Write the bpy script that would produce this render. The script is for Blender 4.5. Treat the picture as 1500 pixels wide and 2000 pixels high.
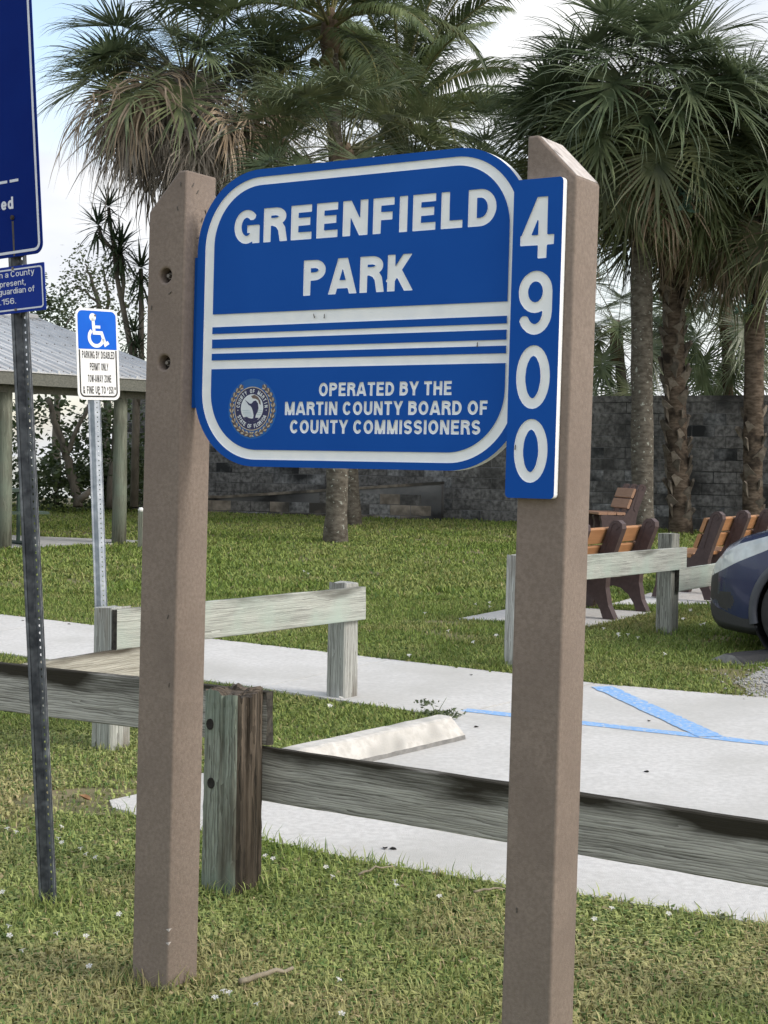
import bpy, math, random
import numpy as np
from mathutils import Vector, Matrix
R_ = math.radians
for o in list(bpy.data.objects): bpy.data.objects.remove(o)
sc = bpy.context.scene
COL = sc.collection

# ------------------------------------------------------------------ camera
CAM_F, CAM_H = 3000.0, 1.5853            # focal length in photo pixels (1500 x 2000), eye height in metres
AXR = np.array([0.999838378, 0.000582648, 0.0179688067])
AXU = np.array([-0.01797825, 0.03240328, 0.99931317])
AXF = np.array([0.0, 0.99947471, -0.03240851])
CAMP = np.array([0.0, 0.0, CAM_H])
cd = bpy.data.cameras.new('camera'); cam = bpy.data.objects.new('camera', cd); COL.objects.link(cam)
cd.sensor_fit = 'VERTICAL'; cd.sensor_height = 36.0; cd.lens = 36.0 * CAM_F / 2000.0
cd.clip_start = 0.05; cd.clip_end = 6000
M = Matrix.Identity(4)
for i in range(3):
    M[i][0] = AXR[i]; M[i][1] = AXU[i]; M[i][2] = -AXF[i]; M[i][3] = CAMP[i]
cam.matrix_world = M
sc.camera = cam

# ------------------------------------------------------------------ sky, sun, exposure
SUN_EL, SUN_AZ = 36.0, 112.0             # azimuth clockwise from +Y (away from the camera)
wd = bpy.data.worlds.new('World'); sc.world = wd; wd.use_nodes = True
nt = wd.node_tree; nt.nodes.clear()
def wn(t, **k):
    n = nt.nodes.new(t)
    for a, b in k.items(): setattr(n, a, b)
    return n
out = wn('ShaderNodeOutputWorld'); bg = wn('ShaderNodeBackground'); bg.inputs['Strength'].default_value = 0.1
sky = wn('ShaderNodeTexSky', sky_type='NISHITA'); sky.sun_disc = False
sky.sun_elevation = R_(SUN_EL); sky.sun_rotation = R_(SUN_AZ); sky.dust_density = 2.0; sky.ozone_density = 1.6
tc = wn('ShaderNodeTexCoord'); mp = wn('ShaderNodeMapping'); mp.inputs['Scale'].default_value = (1.0, 1.0, 2.2); mp.inputs['Location'].default_value = (6.57, 2.79, 5.13)
n1 = wn('ShaderNodeTexNoise'); n1.inputs['Scale'].default_value = 3.4; n1.inputs['Detail'].default_value = 7; n1.inputs['Roughness'].default_value = 0.55
cr = wn('ShaderNodeValToRGB'); cr.color_ramp.elements[0].position = 0.355; cr.color_ramp.elements[1].position = 0.535
n2 = wn('ShaderNodeTexNoise'); n2.inputs['Scale'].default_value = 7.0; n2.inputs['Detail'].default_value = 5
cr2 = wn('ShaderNodeValToRGB'); cr2.color_ramp.elements[0].position = 0.3; cr2.color_ramp.elements[1].position = 0.62
cr2.color_ramp.elements[0].color = (7.7, 8.0, 8.6, 1); cr2.color_ramp.elements[1].color = (9.9, 9.95, 10.0, 1)
mx = wn('ShaderNodeMix', data_type='RGBA')
skm = wn('ShaderNodeMix', data_type='RGBA', blend_type='MULTIPLY'); skm.inputs[0].default_value = 1.0; skm.inputs[7].default_value = (3.3, 2.9, 2.5, 1)
L_ = nt.links.new
L_(tc.outputs['Generated'], mp.inputs[0]); L_(mp.outputs[0], n1.inputs['Vector']); L_(mp.outputs[0], n2.inputs['Vector'])
L_(n1.outputs[0], cr.inputs[0]); L_(n2.outputs[0], cr2.inputs[0]); L_(cr.outputs[0], mx.inputs[0])
L_(sky.outputs[0], skm.inputs[6]); L_(skm.outputs[2], mx.inputs[6]); L_(cr2.outputs[0], mx.inputs[7])
L_(mx.outputs[2], bg.inputs['Color']); L_(bg.outputs[0], out.inputs[0])
sl = bpy.data.lights.new('sun', 'SUN'); sl.energy = 1.9; sl.angle = R_(20); sl.color = (1.0, 0.96, 0.9)
so = bpy.data.objects.new('sun', sl); COL.objects.link(so); so.location = (0, 0, 30)
sd = Vector((math.sin(R_(SUN_AZ)) * math.cos(R_(SUN_EL)), math.cos(R_(SUN_AZ)) * math.cos(R_(SUN_EL)), math.sin(R_(SUN_EL))))
so.rotation_euler = sd.to_track_quat('Z', 'Y').to_euler()
vs = sc.view_settings; vs.view_transform = 'Standard'; vs.look = 'None'; vs.gamma = 1.0; vs.use_curve_mapping = False
vs.exposure = 0.2

# ------------------------------------------------------------------ pixels (of the photo) to places
KG, YG = 0.022, 4.6                      # the ground rises gently away from the road
def gz(y): return KG * (y - YG)
def ray(u, v): return AXF + AXR * (u - 750) / CAM_F + AXU * (1000 - v) / CAM_F
def gnd(u, v):
    d = ray(u, v); t = (-KG * YG - CAM_H) / (d[2] - KG * d[1]); return CAMP + t * d
def atY(u, v, Y):
    d = ray(u, v); return CAMP + d * (Y / d[1])

# ------------------------------------------------------------------ materials
MATS = {}
def mat(name, c1, c2=None, scale=8.0, rough=0.7, bump=0.0, bscale=None, metal=0.0, spec=0.5, mapping=None, c3=None, s3=1.5, p3=(0.5, 0.65),
        detail=5, ramp=(0.35, 0.65), attr=None, trans=0.0, coat=0.0, distort=0.0, geo=False):
    m = bpy.data.materials.new(name); m.use_nodes = True; t = m.node_tree; p = t.nodes['Principled BSDF']; l = t.links.new
    p.inputs['Roughness'].default_value = rough; p.inputs['Metallic'].default_value = metal
    p.inputs['Specular IOR Level'].default_value = spec; p.inputs['Coat Weight'].default_value = coat
    co = t.nodes.new('ShaderNodeTexCoord'); vec = co.outputs['Object'] if not geo else t.nodes.new('ShaderNodeNewGeometry').outputs['Position']
    if mapping:
        g = t.nodes.new('ShaderNodeMapping'); g.inputs['Scale'].default_value = mapping; l(vec, g.inputs[0]); vec = g.outputs[0]
    n = t.nodes.new('ShaderNodeTexNoise'); n.inputs['Scale'].default_value = scale; n.inputs['Detail'].default_value = detail
    n.inputs['Distortion'].default_value = distort; l(vec, n.inputs['Vector'])
    col = None
    if attr:                                # per-blade tint stored on the mesh
        a = t.nodes.new('ShaderNodeAttribute'); a.attribute_name = attr; col = a.outputs['Color']
    else:
        r = t.nodes.new('ShaderNodeValToRGB'); r.color_ramp.elements[0].position, r.color_ramp.elements[1].position = ramp
        r.color_ramp.elements[0].color = (*c1, 1); r.color_ramp.elements[1].color = (*(c2 or c1), 1); l(n.outputs[0], r.inputs[0]); col = r.outputs[0]
    if c3:
        n3 = t.nodes.new('ShaderNodeTexNoise'); n3.inputs['Scale'].default_value = s3; n3.inputs['Detail'].default_value = 6; l(t.nodes.new('ShaderNodeNewGeometry').outputs['Position'] if geo else co.outputs['Object'], n3.inputs['Vector'])
        r3 = t.nodes.new('ShaderNodeValToRGB'); r3.color_ramp.elements[0].position, r3.color_ramp.elements[1].position = p3; l(n3.outputs[0], r3.inputs[0])
        x = t.nodes.new('ShaderNodeMix'); x.data_type = 'RGBA'; l(r3.outputs[0], x.inputs[0]); l(col, x.inputs[6]); x.inputs[7].default_value = (*c3, 1); col = x.outputs[2]
    l(col, p.inputs['Base Color'])
    if bump:
        nb = n
        if bscale:
            nb = t.nodes.new('ShaderNodeTexNoise'); nb.inputs['Scale'].default_value = bscale; nb.inputs['Detail'].default_value = 4; l(vec, nb.inputs['Vector'])
        b = t.nodes.new('ShaderNodeBump'); b.inputs['Strength'].default_value = bump; b.inputs['Distance'].default_value = 0.01; l(nb.outputs[0], b.inputs['Height']); l(b.outputs[0], p.inputs['Normal'])
    if trans:
        ts = t.nodes.new('ShaderNodeBsdfTranslucent'); l(col, ts.inputs[0]); ms = t.nodes.new('ShaderNodeMixShader'); ms.inputs[0].default_value = trans
        l(p.outputs[0], ms.inputs[1]); l(ts.outputs[0], ms.inputs[2]); l(ms.outputs[0], t.nodes['Material Output'].inputs[0])
    MATS[name] = m; return m

mat('post_plastic', (.195, .158, .133), (.245, .202, .172), 95, .8, .18, 260, c3=(.172, .140, .120), s3=3.5, p3=(.45, .8), spec=.2, detail=8)
mat('post_cap', (.42, .39, .37), (.56, .53, .51), 40, .85, .2, 120, c3=(.22, .20, .19), s3=16, p3=(.60, .66), spec=.2)  # paler than the post plastic, with darker grey blotches
mat('sign_blue', (.006, .076, .365), (.008, .086, .395), 3, .6, .03, 300, spec=.10)
mat('sign_white', (.82, .86, .89), (.88, .91, .92), 25, .6, .06, 160, spec=.25)
mat('navy', (.012, .014, .07), (.016, .018, .09), 9, .5)
mat('seal_blue', (.022, .115, .38), (.03, .15, .45), 9, .6, spec=.15)
mat('seal_tan', (.42, .36, .28), (.50, .45, .36), 60, .5)
mat('seal_brown', (.10, .07, .06), (.16, .11, .09), 60, .5)
mat('seal_pale', (.62, .68, .74), (.70, .75, .78), 20, .5)
mat('seal_aqua', (.30, .48, .52), None, 20, .5)
mat('notice_blue', (.001, .015, .155), (.0015, .018, .17), 6, .55, c3=(.003, .015, .12), s3=5, p3=(.6, .8), spec=.05)
mat('notice_blue_light', (.004, .028, .26), (.006, .033, .29), 6, .5, spec=.12)
mat('notice_white', (.62, .66, .76), (.70, .73, .80), 30, .4)
mat('access_blue', (.002, .10, .56), (.003, .115, .60), 8, .5, spec=.15)
mat('access_white', (.72, .75, .76), (.78, .80, .80), 8, .4, mapping=(1, 1, 14))
mat('black_ink', (.012, .012, .014), (.02, .02, .02), 20, .5)
mat('galv_dark', (.07, .078, .092), (.17, .185, .205), 26, .55, .12, 60, metal=.2, c3=(.27, .29, .31), s3=16, p3=(.55, .72))
mat('galv', (.30, .35, .41), (.46, .51, .57), 30, .45, .08, 70, metal=.45, c3=(.24, .28, .33), s3=5)
mat('bolt_metal', (.11, .095, .08), (.20, .18, .16), 60, .55, metal=.5)
mat('rust_dark', (.025, .018, .014), (.05, .035, .025), 60, .8)
mat('rust_stain', (.05, .05, .06), (.10, .085, .06), 40, .8)
mat('hole_dark', (.012, .011, .010), (.02, .018, .016), 30, .9)

def wood(name, dark, light, axis, mold, green=None, mold_edge=None, zr=(0, 1), gfreq=1.0):
    m = bpy.data.materials.new(name); m.use_nodes = True; t = m.node_tree; p = t.nodes['Principled BSDF']; l = t.links.new
    p.inputs['Roughness'].default_value = .85; p.inputs['Specular IOR Level'].default_value = .25
    co = t.nodes.new('ShaderNodeTexCoord'); g = t.nodes.new('ShaderNodeMapping'); gw = t.nodes.new('ShaderNodeMapping')
    a, b = 1.1 * gfreq, 30 * gfreq
    g.inputs['Scale'].default_value = (a, b, b) if axis == 'X' else (b, b, a)
    gw.inputs['Scale'].default_value = (.13, 1, 1) if axis == 'X' else (1, 1, .13)
    oi = t.nodes.new('ShaderNodeObjectInfo'); l(oi.outputs['Random'], gw.inputs['Location'])
    if axis == 'Z': gw.inputs['Rotation'].default_value = (0, 0, R_(41))
    l(co.outputs['Object'], g.inputs[0]); l(co.outputs['Object'], gw.inputs[0])
    n = t.nodes.new('ShaderNodeTexNoise'); n.inputs['Scale'].default_value = 2.2; n.inputs['Detail'].default_value = 7; n.inputs['Roughness'].default_value = .68; n.inputs['Distortion'].default_value = .5
    l(g.outputs[0], n.inputs['Vector'])
    wv = t.nodes.new('ShaderNodeTexWave'); wv.wave_type = 'BANDS'; wv.bands_direction = 'Z' if axis == 'X' else 'X'; wv.wave_profile = 'SAW'
    wv.inputs['Scale'].default_value = 32 * gfreq; wv.inputs['Distortion'].default_value = 9; wv.inputs['Detail'].default_value = 3; wv.inputs['Detail Scale'].default_value = 1.3; wv.inputs['Detail Roughness'].default_value = .45
    l(gw.outputs[0], wv.inputs['Vector'])
    am = t.nodes.new('ShaderNodeMath'); am.operation = 'MULTIPLY_ADD'; am.inputs[1].default_value = .27; l(wv.outputs[1], am.inputs[0]); l(n.outputs[0], am.inputs[2])
    r = t.nodes.new('ShaderNodeValToRGB'); e = r.color_ramp.elements; e[0].position = .42; e[0].color = (*dark, 1); e[1].position = .80; e[1].color = (*light, 1)
    l(am.outputs[0], r.inputs[0]); col = r.outputs[0]
    def layer(col, c, sc_, lo, hi, vec=None, edge=None):
        q = t.nodes.new('ShaderNodeTexNoise'); q.inputs['Scale'].default_value = sc_; q.inputs['Detail'].default_value = 6; l(vec or co.outputs['Object'], q.inputs['Vector'])
        f = q.outputs[0]
        if edge:
            s = t.nodes.new('ShaderNodeSeparateXYZ'); l(co.outputs['Object'], s.inputs[0])
            mr = t.nodes.new('ShaderNodeMapRange'); mr.inputs[1].default_value, mr.inputs[2].default_value = edge[0], edge[1]; mr.inputs[3].default_value, mr.inputs[4].default_value = -.28, .34
            l(s.outputs[2], mr.inputs[0]); ad = t.nodes.new('ShaderNodeMath'); l(f, ad.inputs[0]); l(mr.outputs[0], ad.inputs[1]); f = ad.outputs[0]
        rr = t.nodes.new('ShaderNodeValToRGB'); rr.color_ramp.elements[0].position = lo; rr.color_ramp.elements[1].position = hi; l(f, rr.inputs[0])
        x = t.nodes.new('ShaderNodeMix'); x.data_type = 'RGBA'; l(rr.outputs[0], x.inputs[0]); l(col, x.inputs[6]); x.inputs[7].default_value = (*c, 1); return x.outputs[2]
    if green: col = layer(col, green, 3.0, .45, .68)
    gm = t.nodes.new('ShaderNodeMapping'); gm.inputs['Scale'].default_value = (1, 5, 5) if axis == 'X' else (5, 5, 1); l(co.outputs['Object'], gm.inputs[0])
    if mold: col = layer(col, mold, 1.7, .50, .72, gm.outputs[0], mold_edge)
    l(col, p.inputs['Base Color'])
    bm_ = t.nodes.new('ShaderNodeBump'); bm_.inputs['Strength'].default_value = .55; bm_.inputs['Distance'].default_value = .006; l(am.outputs[0], bm_.inputs['Height']); l(bm_.outputs[0], p.inputs['Normal'])
    MATS[name] = m; return m
wood('wood_post_near', (.080, .082, .068), (.31, .345, .295), 'Z', (.075, .060, .045), (.20, .26, .21))
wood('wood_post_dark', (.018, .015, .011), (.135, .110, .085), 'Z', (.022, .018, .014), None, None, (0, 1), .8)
wood('wood_rail_near', (.12, .118, .105), (.52, .52, .485), 'X', (.030, .027, .020), None, (-.03, .12))
wood('wood_rail_grey', (.22, .21, .175), (.50, .49, .43), 'X', (.07, .062, .048), None, (.0, .13))
wood('wood_post_grey', (.17, .17, .155), (.50, .52, .49), 'Z', (.16, .13, .10))
wood('wood_rail_pale', (.20, .21, .19), (.50, .525, .48), 'X', (.11, .11, .095), (.38, .45, .40), (.02, .15))
wood('wood_post_pale', (.17, .17, .155), (.47, .485, .46), 'Z', (.11, .09, .07))
wood('wood_post_black', (.06, .06, .05), (.36, .37, .33), 'Z', (.05, .045, .038))
wood('wood_pole', (.09, .10, .078), (.21, .225, .18), 'Z', (.06, .055, .042), (.17, .21, .165))
mat('concrete', (.51, .51, .50), (.61, .61, .60), 34, .9, .3, 220, c3=(.43, .43, .41), s3=1.3, p3=(.40, .78), spec=.2, detail=9)
mat('concrete_stop', (.47, .46, .43), (.60, .59, .56), 22, .9, .3, 90, c3=(.27, .27, .255), s3=5.5, p3=(.54, .76), spec=.2)
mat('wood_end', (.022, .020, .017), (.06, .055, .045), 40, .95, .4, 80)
mat('lip_grey', (.17, .17, .165), (.26, .26, .25), 20, .9, .3, 90)  # wheel stop lip: its shadow and dirt are put into this darker colour
mat('concrete_grey', (.36, .37, .37), (.45, .46, .46), 6, .85, .2, 90)
mat('paint_blue', (.17, .36, .68), (.26, .45, .73), 35, .8, .15, 120, c3=(.50, .54, .59), s3=38, p3=(.54, .66))
mat('soil', (.12, .115, .055), (.19, .17, .085), 7, .95, .5, 60, c3=(.25, .205, .13), s3=1.6, p3=(.52, .7))
mat('gravel', (.22, .22, .21), (.50, .50, .48), 90, .95, .8, 120, c3=(.30, .28, .22), s3=2)
mat('grass', (.1, .15, .04), attr='tint', rough=.6, spec=.25, trans=.25)
mat('petal', (.80, .80, .78), (.86, .86, .84), 30, .6, trans=.3)
mat('stalk', (.10, .14, .05), (.14, .18, .07), 30, .7)
mat('stick', (.20, .17, .12), (.32, .28, .21), 30, .85, .3, 80)
mat('dead_leaf', (.20, .10, .045), (.30, .17, .08), 30, .8)
mat('car_paint', (.012, .020, .070), (.014, .023, .078), 3, .25, coat=.4, spec=.45)
mat('car_plastic', (.022, .023, .026), (.03, .031, .034), 60, .6, .1, 200)
mat('car_trim', (.05, .055, .07), (.06, .065, .08), 20, .45)
mat('car_glass', (.02, .025, .03), None, 5, .05, coat=.6)
mat('lamp_lens', (.40, .44, .45), (.56, .60, .61), 12, .12, coat=1.0)
mat('lamp_amber', (.42, .20, .14), None, 5, .2, coat=.8)
mat('chrome', (.6, .6, .6), None, 5, .15, metal=1)
mat('rubber', (.018, .018, .019), (.026, .026, .027), 40, .85)
mat('wheel_metal', (.25, .25, .26), None, 5, .35, metal=.7)
mat('bench_plank', (.34, .165, .072), (.40, .205, .095), 4, .6, .1, 60, mapping=(1, 12, 12))
mat('bench_plank_old', (.31, .175, .11), (.37, .215, .14), 4, .6, .1, 60, mapping=(1, 12, 12))
mat('bench_plastic', (.055, .034, .034), (.075, .048, .047), 30, .55, .1, 80)
mat('roof_metal', (.50, .52, .54), (.58, .60, .62), 4, .5, metal=.2, c3=(.44, .45, .46), s3=1.4)
mat('roof_screw', (.10, .09, .085), None, 5, .6)
mat('fascia', (.10, .105, .09), (.15, .155, .135), 7, .8, .2, 40, mapping=(1, 8, 8))
mat('table_green', (.02, .045, .032), (.03, .06, .045), 12, .5)
mat('block', (.078, .077, .073), (.225, .222, .214), 14, .92, .7, 40, c3=(.030, .030, .029), s3=1.1, p3=(.48, .68), geo=True, detail=10)
mat('block_pale', (.11, .115, .115), (.30, .305, .305), 16, .92, .7, 40, c3=(.022, .024, .025), s3=1.3, p3=(.47, .62), geo=True, detail=10)
mat('block_brown', (.15, .130, .105), (.30, .265, .22), 7, .92, .5, 40, c3=(.055, .052, .046), s3=1.6, p3=(.50, .66), geo=True)
mat('mortar', (.15, .155, .16), (.24, .24, .24), 6, .95, .3, 60, c3=(.020, .021, .022), s3=.75, p3=(.44, .60), geo=True)
mat('trunk_grey', (.11, .10, .088), (.20, .19, .165), 14, .9, .7, 26, mapping=(1, 1, 4), c3=(.05, .045, .037), s3=3.5, p3=(.42, .6), spec=.15)
mat('trunk_lichen', (.070, .062, .050), (.150, .138, .115), 10, .95, .8, 30, mapping=(1, 1, 2), c3=(.33, .35, .31), s3=19, p3=(.63, .68), spec=.15)
mat('trunk_brown', (.062, .047, .034), (.145, .115, .088), 9, .95, .9, 20, mapping=(1, 1, 3), c3=(.03, .024, .019), s3=4, spec=.15)
mat('boot', (.11, .094, .076), (.23, .205, .17), 8, .9, .4, 40, c3=(.05, .042, .032), s3=5, spec=.15)
mat('fan_green', (.064, .098, .050), (.180, .225, .122), 3.0, .38, trans=.26, spec=.5)
mat('fan_olive', (.072, .098, .044), (.175, .200, .098), 3.5, .42, trans=.22, spec=.45)
mat('fan_dry', (.22, .165, .108), (.40, .325, .235), 4, .7, trans=.15)
mat('fan_grey', (.16, .14, .12), (.32, .29, .25), 4, .8, trans=.12)
mat('petiole', (.10, .11, .055), (.16, .16, .09), 5, .6)
mat('coco_green', (.075, .112, .048), (.165, .20, .085), 2.5, .4, trans=.3, spec=.4)
mat('coco_yellow', (.16, .17, .06), (.26, .24, .10), 3, .5, trans=.25)
mat('coconut', (.10, .12, .04), (.17, .15, .06), 6, .5)
mat('fibre', (.10, .07, .045), (.19, .14, .095), 12, .95, .8, 40)
mat('spike_leaf', (.030, .052, .026), (.06, .09, .045), 4, .4, trans=.15)
mat('leaf_dark', (.040, .066, .026), (.085, .122, .046), 5, .42, trans=.25)
mat('leaf_mid', (.07, .10, .042), (.12, .15, .07), 5, .45, trans=.25)
mat('leaf_teal', (.075, .15, .115), (.12, .21, .16), 5, .5, trans=.15)
mat('bark', (.085, .075, .062), (.16, .145, .12), 9, .9, .6, 30, mapping=(1, 1, .4))
mat('water', (.10, .13, .14), None, 5, .12)
mat('insect', (.05, .045, .04), (.09, .08, .07), 60, .6)

# ------------------------------------------------------------------ mesh helpers
class MB:
    def __init__(s): s.v = []; s.f = []; s.m = []
    def add(s, vs, fs, mi=0):
        b = len(s.v); s.v += [tuple(map(float, p)) for p in vs]; s.f += [tuple(b + i for i in f) for f in fs]; s.m += [mi] * len(fs)
    def box(s, x0, x1, y0, y1, z0, z1, mi=0):
        s.add([(x0, y0, z0), (x1, y0, z0), (x1, y1, z0), (x0, y1, z0), (x0, y0, z1), (x1, y0, z1), (x1, y1, z1), (x0, y1, z1)],
              [(3, 2, 1, 0), (4, 5, 6, 7), (0, 1, 5, 4), (1, 2, 6, 5), (2, 3, 7, 6), (3, 0, 4, 7)], mi)
    def prism(s, poly, z0, z1, mi=0):                     # poly: (x, y) list, anticlockwise
        n = len(poly); s.add([(x, y, z0) for x, y in poly] + [(x, y, z1) for x, y in poly],
            [tuple(range(n - 1, -1, -1)), tuple(range(n, 2 * n))] + [(i, (i + 1) % n, n + (i + 1) % n, n + i) for i in range(n)], mi)
    def rings(s, rs, closed=True, cap=True, mi=0):        # list of equal-length rings
        n = len(rs[0]); vs = [p for r in rs for p in r]; fs = []
        for k in range(len(rs) - 1):
            for i in range(n if closed else n - 1):
                j = (i + 1) % n; fs.append((k * n + i, k * n + j, (k + 1) * n + j, (k + 1) * n + i))
        if cap and closed: fs += [tuple(range(n - 1, -1, -1)), tuple(range((len(rs) - 1) * n, len(rs) * n))]
        s.add(vs, fs, mi)
    def tube(s, pts, rad, n=8, mi=0, cap=True):
        pts = [Vector(p) for p in pts]; rs = []
        if not hasattr(rad, '__len__'): rad = [rad] * len(pts)
        up = Vector((0, 0, 1)); x = None
        for i, p in enumerate(pts):
            d = (pts[min(i + 1, len(pts) - 1)] - pts[max(i - 1, 0)]).normalized()
            if x is None: x = (up.cross(d) if abs(d.z) < .95 else Vector((1, 0, 0)).cross(d)).normalized()
            x = (x - d * x.dot(d)).normalized(); y = d.cross(x)
            rs.append([p + (x * math.cos(2 * math.pi * k / n) + y * math.sin(2 * math.pi * k / n)) * rad[i] for k in range(n)])
        s.rings(rs, True, cap, mi)
    def xf(s, fn): s.v = [tuple(fn(*p)) for p in s.v]; return s
    def mesh(s, name, mats, smooth=False):
        me = bpy.data.meshes.new(name); me.from_pydata(s.v, [], s.f)
        for m in (mats if isinstance(mats, (list, tuple)) else [mats]): me.materials.append(MATS[m])
        if any(s.m): me.polygons.foreach_set('material_index', s.m)
        if smooth: me.polygons.foreach_set('use_smooth', [True] * len(s.f))
        me.update(); return me
def obj(name, me, parent=None, loc=None, rot=None):
    o = bpy.data.objects.new(name, me); COL.objects.link(o)
    if parent: o.parent = parent
    if loc is not None: o.location = tuple(map(float, loc))
    if rot is not None: o.rotation_euler = rot
    return o
def thing(name, label, cat, loc=(0, 0, 0), rot=(0, 0, 0), group=None):
    o = obj(name, None, None, loc, rot); return tag(o, label, cat, group)
def tag(o, label, cat, group=None):
    o['label'] = label; o['category'] = cat
    if group: o['group'] = group
    return o
def part(name, mb, mats, parent, loc=None, rot=None, smooth=False): return obj(name, mb.mesh(name, mats, smooth), parent, loc, rot)
def struct(o): o['kind'] = 'structure'; return o
def rng(s): return np.random.RandomState(s)

def big_mesh(name, verts, faces_n, faces, matname, tint=None):    # many equal polygons at once
    me = bpy.data.meshes.new(name); nf = len(faces) // faces_n
    me.vertices.add(len(verts)); me.vertices.foreach_set('co', np.ascontiguousarray(verts, dtype=np.float32).ravel())
    me.loops.add(len(faces)); me.loops.foreach_set('vertex_index', np.asarray(faces, dtype=np.int32))
    me.polygons.add(nf); me.polygons.foreach_set('loop_start', np.arange(nf, dtype=np.int32) * faces_n)
    me.update(calc_edges=True)
    if tint is not None:
        at = me.color_attributes.new('tint', 'FLOAT_COLOR', 'POINT'); at.data.foreach_set('color', np.ascontiguousarray(tint, dtype=np.float32).ravel())
    for q in ([matname] if isinstance(matname, str) else matname): me.materials.append(MATS[q])
    return me

def beam(L, w, h, seed, seg=.07, jit=.0012, cham=.005, along='X', top_rough=0.0, taper=0.0, ends=False):
    """a sawn timber: chamfered section, slightly uneven; along X centred in y,z or along Z from 0"""
    r = rng(seed); n = max(3, int(L / seg)); c = cham; a, b = w / 2, h / 2
    sec = [(-a + c, -b), (0, -b), (a - c, -b), (a, -b + c), (a, 0), (a, b - c), (a - c, b), (0, b), (-a + c, b), (-a, b - c), (-a, 0), (-a, -b + c)]
    bow = r.normal(0, jit, (len(sec), 2)); rs = []
    for k in range(n + 1):
        t = k / n; f = 1 + taper * (1 - t); ring = []
        bow = .75 * bow + .25 * r.normal(0, jit * 1.6, (len(sec), 2))
        for i, (y, z) in enumerate(sec):
            x = L * t + (r.normal(0, jit * 1.5) if k in (0, n) else 0)
            if k == n and top_rough: x += r.uniform(-top_rough, top_rough * .3)
            y2, z2 = y * f + bow[i, 0], z * f + bow[i, 1]
            ring.append((x, y2, z2) if along == 'X' else (y2, z2, x))
        rs.append(ring)
    m = MB(); m.rings(rs if along == 'X' else rs, True, True)
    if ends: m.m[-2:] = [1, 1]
    return m

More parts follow.
